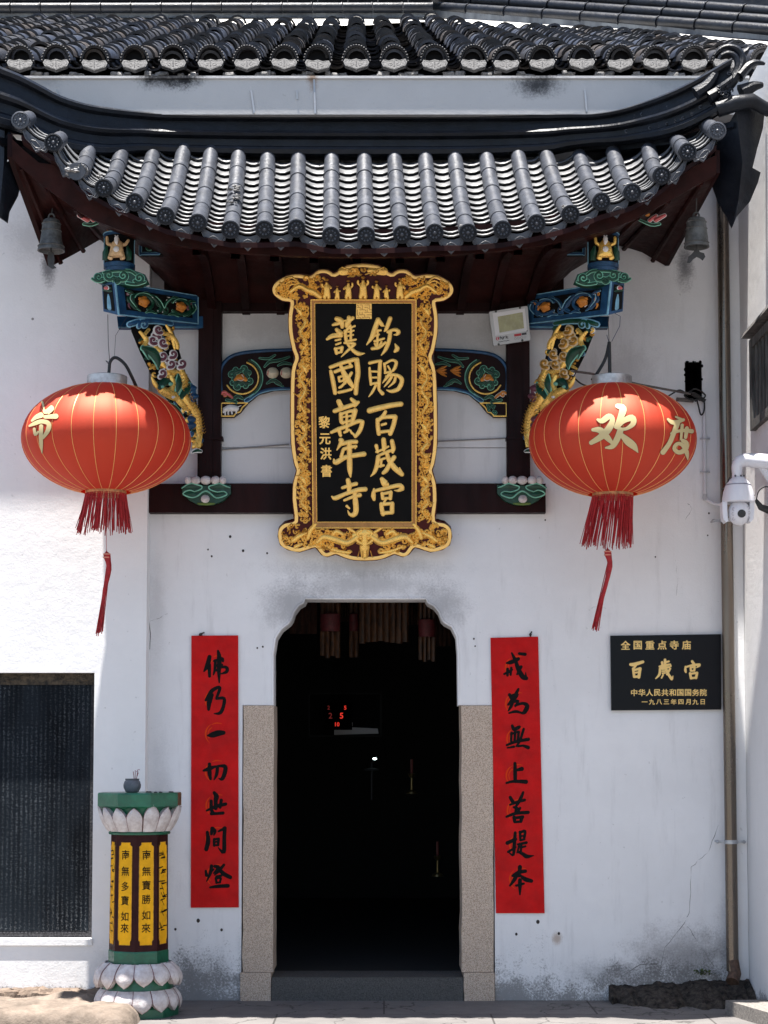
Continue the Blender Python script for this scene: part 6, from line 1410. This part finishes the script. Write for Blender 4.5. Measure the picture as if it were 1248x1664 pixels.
b = MB(); lc = P(1201.5,837,Yk)+Vector((0,-20.0*k,0)); b.tube([lc+Vector((0,.02,0)), lc+Vector((0,-.002,0))], 6.6*k, 20); b.build('lens', M('lens_black', (.012,.014,.016), .15), t)
b = MB()
for x, y in ((1189,829),(1188.5,837),(1190,844.5),(1213.5,827),(1214,835),(1214,843)): 
    d = math.hypot(x-1201, 0)*k; p = P(x, y, Yk); p.y = Yk-20*k*math.sqrt(max(.05, 1-(d/(18*k))**2-((y-833)/21)**2))-.002
    b.tube([p+Vector((math.cos(a)*2.3*k, 0, math.sin(a)*2.3*k)) for a in [q*.6981 for q in range(10)]], .0016, 5)
b.build('infrared_lamp', M('ir_ring', (.35,.35,.38), .4), t)
b = MB()
for x, y in ((1195,773),(1204,773),(1209,773)): b.ball(P(x, y, Yk-8.5*k), .0065, 6, 5)
b.stroke([(1219,805,2),(1226,805,2)], lambda x, y, h: P(x, y, Yk-24*k+abs(x-1200)*.0022), .2, 1); b.build('screw', M('cam_screw', (.07,.07,.08), .5), t)
b = MB(); b.tube([Vector(p) for p in spline([tuple(P(1186,776,Yk)), tuple(P(1182,784,Yk)), tuple(P(1178,792,Yk+.1)), tuple(P(1172,796,Yk+.3))], 4)], .004, 6); b.tube([Vector(p) for p in spline([tuple(P(1229,812,Yk)), tuple(P(1233,798,Yk)), tuple(P(1243,791,Yk)), tuple(P(1250,792,Yk))], 4)], .0035, 6); b.tube([P(1228,812,Yk), P(1236,824,Yk), P(1252,830,Yk)], [.01,.02,.024], 8); b.build('cable', m_cable, t)

# ------------------------------------------------ the two wind bells under the corners
def bell(x, y0, y1, w0, w1, Y, label, fish):
    k = mpp(Y); t = thing('wind_bell', label, 'bell', P(x, y1, Y)); H = (y1-y0)*k
    c = P(x, y1, Y); b = MB()
    pr_ = [(0.02,1.0),(w0*.30,.995),(w0*.43,.96),(w0*.5,.86),(w0*.53,.6),(w0*.60,.32),(w1*.46,.12),(w1*.50,.03),(w1*.5,0),(w1*.45,.0),(w0*.50,.3),(w0*.44,.8)]
    b.lathe([(r_*k if i else .01, z*H) for i, (r_, z) in enumerate(pr_)], c, 28); bd = b.build('bell_body', m_bell, t)
    b = MB()
    for z, r_ in ((.62,w0*.535),(.14,w1*.475),(.84,w0*.505)): b.lathe([(r_*k,-.004),(r_*k+.004,0),(r_*k,.004)], c+Vector((0,0,z*H)), 28)
    b.build('raised_band', m_bell, bd)
    b = MB(); p = c+Vector((0,0,H)); b.tube([p+Vector((math.cos(a)*.018, 0, .012+math.sin(a)*.02)) for a in [q*.5-.1 for q in range(8)]], .006, 6); b.tube([p+Vector((0,0,.03)), p+Vector((.01,.03,.16))], .004, 5); b.build('hanging_loop', m_bell, t)
    b = MB(); b.tube([c+Vector((0,0,H*.7)), c+Vector((0,0,-.02))], .006, 6)
    f_ = [(-3,0),(3,0),(5,4),(12,6),(14,12),(10,18),(5,14),(0,12),(-6,16),(-11,22),(-16,22),(-14,12),(-8,7)] if fish else [(-4,-2),(4,-2),(6,10),(5,20),(9,24),(2,26),(-4,22),(-6,10)]
    b.extr([c+Vector((a*k, -.005, -(d+4)*k)) for a, d in f_], (0,.01,0)); b.build('clapper_plate', M('dark_iron', (.035,.034,.033), .6, var=.3, vs=30), t, smooth=0)
bell(83, 354, 408, 30, 45, -.92, 'grey bronze wind bell with a plain clapper, hanging under the left roof corner', False)
bell(1132, 352, 402, 32, 42, -.92, 'grey bronze wind bell with a fish tail clapper, hanging under the right roof corner', True)

# ------------------------------------------------ painted lotus pillar with its incense pot
YP = -.62; k = mpp(YP)
zp = lambda y: P(225, y, YP).z
xc = P(225.5, 1500, YP).x
t = thing('lotus_pillar', 'octagonal pillar with yellow inscribed panels between painted white lotus rows, green top and base', 'pillar', (xc, YP, 0))
C = Vector((xc, YP, 0)); 
def octa(r_, z, rot=math.pi/8): return [C+Vector((math.cos(rot+q*math.pi/4)*r_, math.sin(rot+q*math.pi/4)*r_, z)) for q in range(8)]
def octs(b, prof, rot=0.0):
    rows = [octa(r_, z, rot) for r_, z in prof]; b.grid(rows, True); n0 = len(b.v)-8*len(prof)
    b.f.append([n0+j for j in range(8)][::-1]); b.mi.append(0); b.f.append([n0+8*(len(prof)-1)+j for j in range(8)]); b.mi.append(0)
m_pgreen = M('pillar_green', (.006,.115,.058), .4, var=.35, vs=9, bump=.3, bs=30, coat=.2)
z0 = 0; 
rt_ = lambda px: px*k
b = MB(); octs(b, [(rt_(65),.0),(rt_(65),zp(1634)),(rt_(57),zp(1626)),(rt_(52),zp(1618)),(rt_(52),zp(1590))]); b.build('green_base', m_pgreen, t, smooth=0)
b = MB(); octs(b, [(rt_(47),zp(1570)),(rt_(48.5),zp(1566)),(rt_(48.5),zp(1544)),(rt_(47),zp(1541))]); b.build('green_band', m_pgreen, t, smooth=0)
shaft = lambda z: lerp(rt_(45.8), rt_(47.6), (zp(1352)-z)/(zp(1352)-zp(1541)))
ROT = 0.0                                             # one edge of the octagon faces the viewer
b = MB(); octs(b, [(shaft(zp(1544)),zp(1544)),(shaft(zp(1352)),zp(1352))], -math.pi/2); b.build('shaft', M('shaft_maroon', (.035,.007,.007), .5, spec=.15, var=.35, vs=12, bump=.2, bs=40), t, smooth=0)
m_yel = M('yellow_panel', (.86,.42,.010), .6, spec=.15, var=.18, vs=10)
txts = {0:'南無多寶如來', 1:'南無寶勝如來', 7:'南無妙色身如來', 2:'南無廣博身如來'}
txts = {0:'南無多寶如來', 1:'南無寶勝如來'}
for f in (-2, -1, 0, 1, 2, 3, 4, 5):
    a0 = -math.pi/2+(f-1)*math.pi/4; a1 = a0+math.pi/4
    def fc(u, v, h):                                   # u,v in 0..1 on the face
        z = lerp(zp(1354), zp(1542), v); r_ = shaft(z); p = C+Vector((0,0,z)); A = Vector((math.cos(a0), math.sin(a0), 0))*r_; B = Vector((math.cos(a1), math.sin(a1), 0))*r_
        am = (a0+a1)/2; return p+lerp(A, B, u)+Vector((math.cos(am), math.sin(am), 0))*h
    b = MB(); sh = [(.27,.07),(.73,.07),(.73,.09),(.83,.105),(.83,.90),(.77,.915),(.77,.945),(.23,.945),(.23,.915),(.17,.90),(.17,.105),(.27,.09)]
    b.prism([fc(u, v, .003) for u, v in sh], [fc(u, v, -.002) for u, v in sh]); pn = b.build('yellow_panel', m_yel, t, smooth=0)
    b = MB(); q = [fc(u, v, .003) for u, v in sh]; b.tube(q+q[:1], .0018, 4); b.build('panel_edge', m_goldd, pn)
    if f in (0, 1):
        b = MB(); W = (fc(1,.5,0)-fc(0,.5,0)).length; Hh = zp(1354)-zp(1542)
        ys = [.175,.315,.445,.565,.70,.80] if f == 0 else [.175,.315,.435,.555,.69,.80]
        for ch, v in zip(txts[f], ys): put_char(b, ch, 0, 0, 1, lambda x, y, h: fc(.5+x*.060/W, v+y*.060/Hh, .0042), .010, sx=.95)
        b.build('panel_characters', m_ink, pn, smooth=0)
    elif f in (-1, 2):
        b = MB(); ru = random.Random(f+9)
        W = (fc(1,.5,0)-fc(0,.5,0)).length; Hh = zp(1354)-zp(1542)
        for i, v in enumerate((.18,.31,.44,.56,.69,.80)):
            for _ in range(6):
                u0, v0 = .5+ru.uniform(-.25,.25), v+ru.uniform(-.035,.035); d = ru.choice(((.16,0),(.2,-.005),(0,.03),(.1,.025)))
                b.stroke([(u0-d[0], v0-d[1], .011),(u0+d[0], v0+d[1], .008)], lambda x, y, h: fc(x, y, .0045), .1, 1)
        b.build('panel_characters', m_ink, pn, smooth=0)
# lotus rows
def petals(z_edge, z_tip, r_edge, r_mid, r_tip, n, up, name, rot=0, wide=1.0):
    for j in range(n):
        a = 2*math.pi*(j+rot+rr.uniform(-.06,.06))/n; rows = []; jz = rr.uniform(-.12,.08)*(z_tip-z_edge); jb = rr.uniform(.0,.010)
        for i in range(9):
            q = i/8; z = lerp(z_edge, z_tip+jz, q)
            r_ = (1-q)**2*r_edge+2*q*(1-q)*r_mid+q*q*r_tip
            wd = math.pi/n*wide*.985*(1 if q < .5 else max(.015, (1-((q-.5)/.5)**1.9)**.9))
            rows.append([C+Vector((math.cos(a+wd*u)*(r_+(.010+jb)*(1-u*u)), math.sin(a+wd*u)*(r_+(.010+jb)*(1-u*u)), z)) for u in (-1,-.7,-.35,0,.35,.7,1)])
        inner = [[C+(p-C-Vector((0,0,(p-C).z)))*.86+Vector((0,0,(p-C).z)) for p in r_] for r_ in rows]
        b = MB(); b.grid(rows); b.grid(inner)
        m = len(rows[0]); L0 = [r_[0] for r_ in rows]; L1 = [r_[0] for r_ in inner]; b.grid([L0, L1]); b.grid([[r_[-1] for r_ in rows], [r_[-1] for r_ in inner]]); b.grid([rows[-1], inner[-1]])
        o = b.build(name, m_zenwhite, t, smooth=60)
        b = MB(); e = [r_[0] for r_ in rows]+[rows[-1][3]]+[r_[-1] for r_ in rows[::-1]]; b.tube([p+(p-C).normalized()*.001 for p in e], .0017, 4); b.build('petal_edge', M('petal_line', (.20,.10,.10), .7) if 'petal_line' not in bpy.data.materials else bpy.data.materials['petal_line'], o)
petals(zp(1562), zp(1600), rt_(50), rt_(76), rt_(63), 13, False, 'lotus_petal', .25)
petals(zp(1604), zp(1637), rt_(56), rt_(74), rt_(64), 13, False, 'lotus_petal', .25)
b = MB(); b.lathe([(rt_(48),zp(1563)),(rt_(51),zp(1570)),(rt_(55),zp(1585)),(rt_(56),zp(1600)),(rt_(57),zp(1606))], C, 26); b.build('petal_bed', m_pgreen, t)
b = MB(); b.lathe([(rt_(44),zp(1353)),(rt_(45),zp(1350)),(rt_(50),zp(1335)),(rt_(55),zp(1318)),(rt_(60),zp(1304))], C, 26); b.build('petal_bed', m_pgreen, t)
petals(zp(1350), zp(1308), rt_(47), rt_(62), rt_(63.5), 14, True, 'lotus_petal', .5)
b = MB(); b.lathe([(rt_(49),zp(1355)),(rt_(50),zp(1352)),(rt_(48),zp(1350))], C, 24); b.build('green_ring', m_pgreen, t)
b = MB(); octs(b, [(rt_(63),zp(1312)),(rt_(69.5),zp(1309)),(rt_(69.5),zp(1290)),(rt_(68.5),zp(1287.5))], -math.pi/2+math.pi/8); b.build('green_top', m_pgreen, t, smooth=0)
zt_ = zp(1287.5)
ic = Vector((P(215.5,1280,YP).x, YP-.02, zt_))
t = thing('incense_pot', 'small round grey incense pot with burnt sticks, on top of the lotus pillar', 'incense burner', tuple(ic))
b = MB(); b.lathe([(.030,0),(.040,.004),(.052,.028),(.054,.045),(.048,.066),(.040,.074),(.043,.078),(.044,.084),(.038,.084),(.036,.070),(.01,.062)], ic, 28); b.build('pot', M('grey_clay', (.135,.145,.16), .75, var=.3, vs=25, bump=.4, bs=60), t)
b = MB(); 
for dx, dy, h, ln in ((.018,.0,.075,0),(.022,.005,.07,.012),(.014,-.004,.068,-.008),(.020,-.006,.06,.018),(-.020,0,.022,0)): b.tube([ic+Vector((dx,dy,.06)), ic+Vector((dx+ln*.5,dy,.06+h*.6)), ic+Vector((dx+ln,dy,.06+h))], .0022, 5)
b.tube([ic+Vector((.026,0,.125)), ic+Vector((.034,0,.138)), ic+Vector((.046,0,.138))], .0022, 5); b.build('incense_stick', M('incense_red', (.22,.05,.07), .8), t)
b = MB(); ru = random.Random(2)
for x in (20,24,36,44,57,60): b.ball(C+Vector((rt_(x-6), -.1+ru.uniform(-.05,.05), zt_+.003)), (.012,.012,.006), 7, 4)
ac = tag(b.build('ash_crumbs', M('ash', (.06,.055,.05), .9)), 'dark crumbs of ash and wax scattered on the green pillar top', 'ash'); ac['kind'] = 'stuff'
GRP = {'bracket_beam':'painted beams over the lanterns','figure_block':'figure blocks on the beams','cloud_shelf':'cloud shelves on the beams','fret_ornament':'fret ornaments under the eave','flower_carving':'flower carvings under the roof corners','dragon_bracket':'dragon brackets beside the posts','arched_bracket':'arched brackets beside the sign','lotus_block':'lotus blocks at the post feet','couplet_banner':'couplet banners beside the door','wind_bell':'wind bells under the roof corners','hanging_banner':'banners hanging in the doorway'}
for o in bpy.data.objects:
    if o.parent is None and o.name.split('.')[0] in GRP: o['group'] = GRP[o.name.split('.')[0]]
import numpy as np
def split_pieces(o):                                  # far-apart pieces of one part become parts of their own
    me = o.data; n = len(me.vertices); par = list(range(n))
    def find(a):
        while par[a] != a: par[a] = par[par[a]]; a = par[a]
        return a
    for e in me.edges: par[find(e.vertices[0])] = find(e.vertices[1])
    isl = {}
    for i in range(n): isl.setdefault(find(i), []).append(i)
    keys = list(isl); bb = []
    for k in keys:
        c = np.array([me.vertices[i].co for i in isl[k]]); bb.append((c.min(0), c.max(0)))
    grp = list(range(len(keys)))
    def f2(a):
        while grp[a] != a: a = grp[a]
        return a
    for i in range(len(keys)):
        for j in range(i):
            gap = np.maximum(0, np.maximum(bb[i][0]-bb[j][1], bb[j][0]-bb[i][1])); sz = max((bb[i][1]-bb[i][0]).max(), (bb[j][1]-bb[j][0]).max())
            if np.sqrt((gap**2).sum()) <= max(.02, .5*sz): grp[f2(i)] = f2(j)
    pieces = {}
    for i, k in enumerate(keys): pieces.setdefault(f2(i), set()).update(isl[k])
    if len(pieces) < 2: return
    for vs in list(pieces.values())[1:]:
        c = o.copy(); c.data = me.copy(); COL.objects.link(c); c.parent = o.parent
        bm = bmesh.new(); bm.from_mesh(c.data); bm.verts.ensure_lookup_table(); bmesh.ops.delete(bm, geom=[v for v in bm.verts if v.index not in vs], context='VERTS'); bm.to_mesh(c.data); bm.free()
    vs = list(pieces.values())[0]
    bm = bmesh.new(); bm.from_mesh(me); bm.verts.ensure_lookup_table(); bmesh.ops.delete(bm, geom=[v for v in bm.verts if v.index not in vs], context='VERTS'); bm.to_mesh(me); bm.free()
for o in list(bpy.data.objects):
    if o.type == 'MESH' and o.parent and o.name.split('.')[0] in ('banner_peg','black_cable','blue_rim','cable','clip','end_curl','eye','green_fin','green_foliage','panel_wire','raised_band','screw','side_cloud','signature','nail_head','infrared_lamp','lit_digit','faint_digit','peach_line'): split_pieces(o)
for o in bpy.data.objects:
    if '_w' in o: del o['_w']
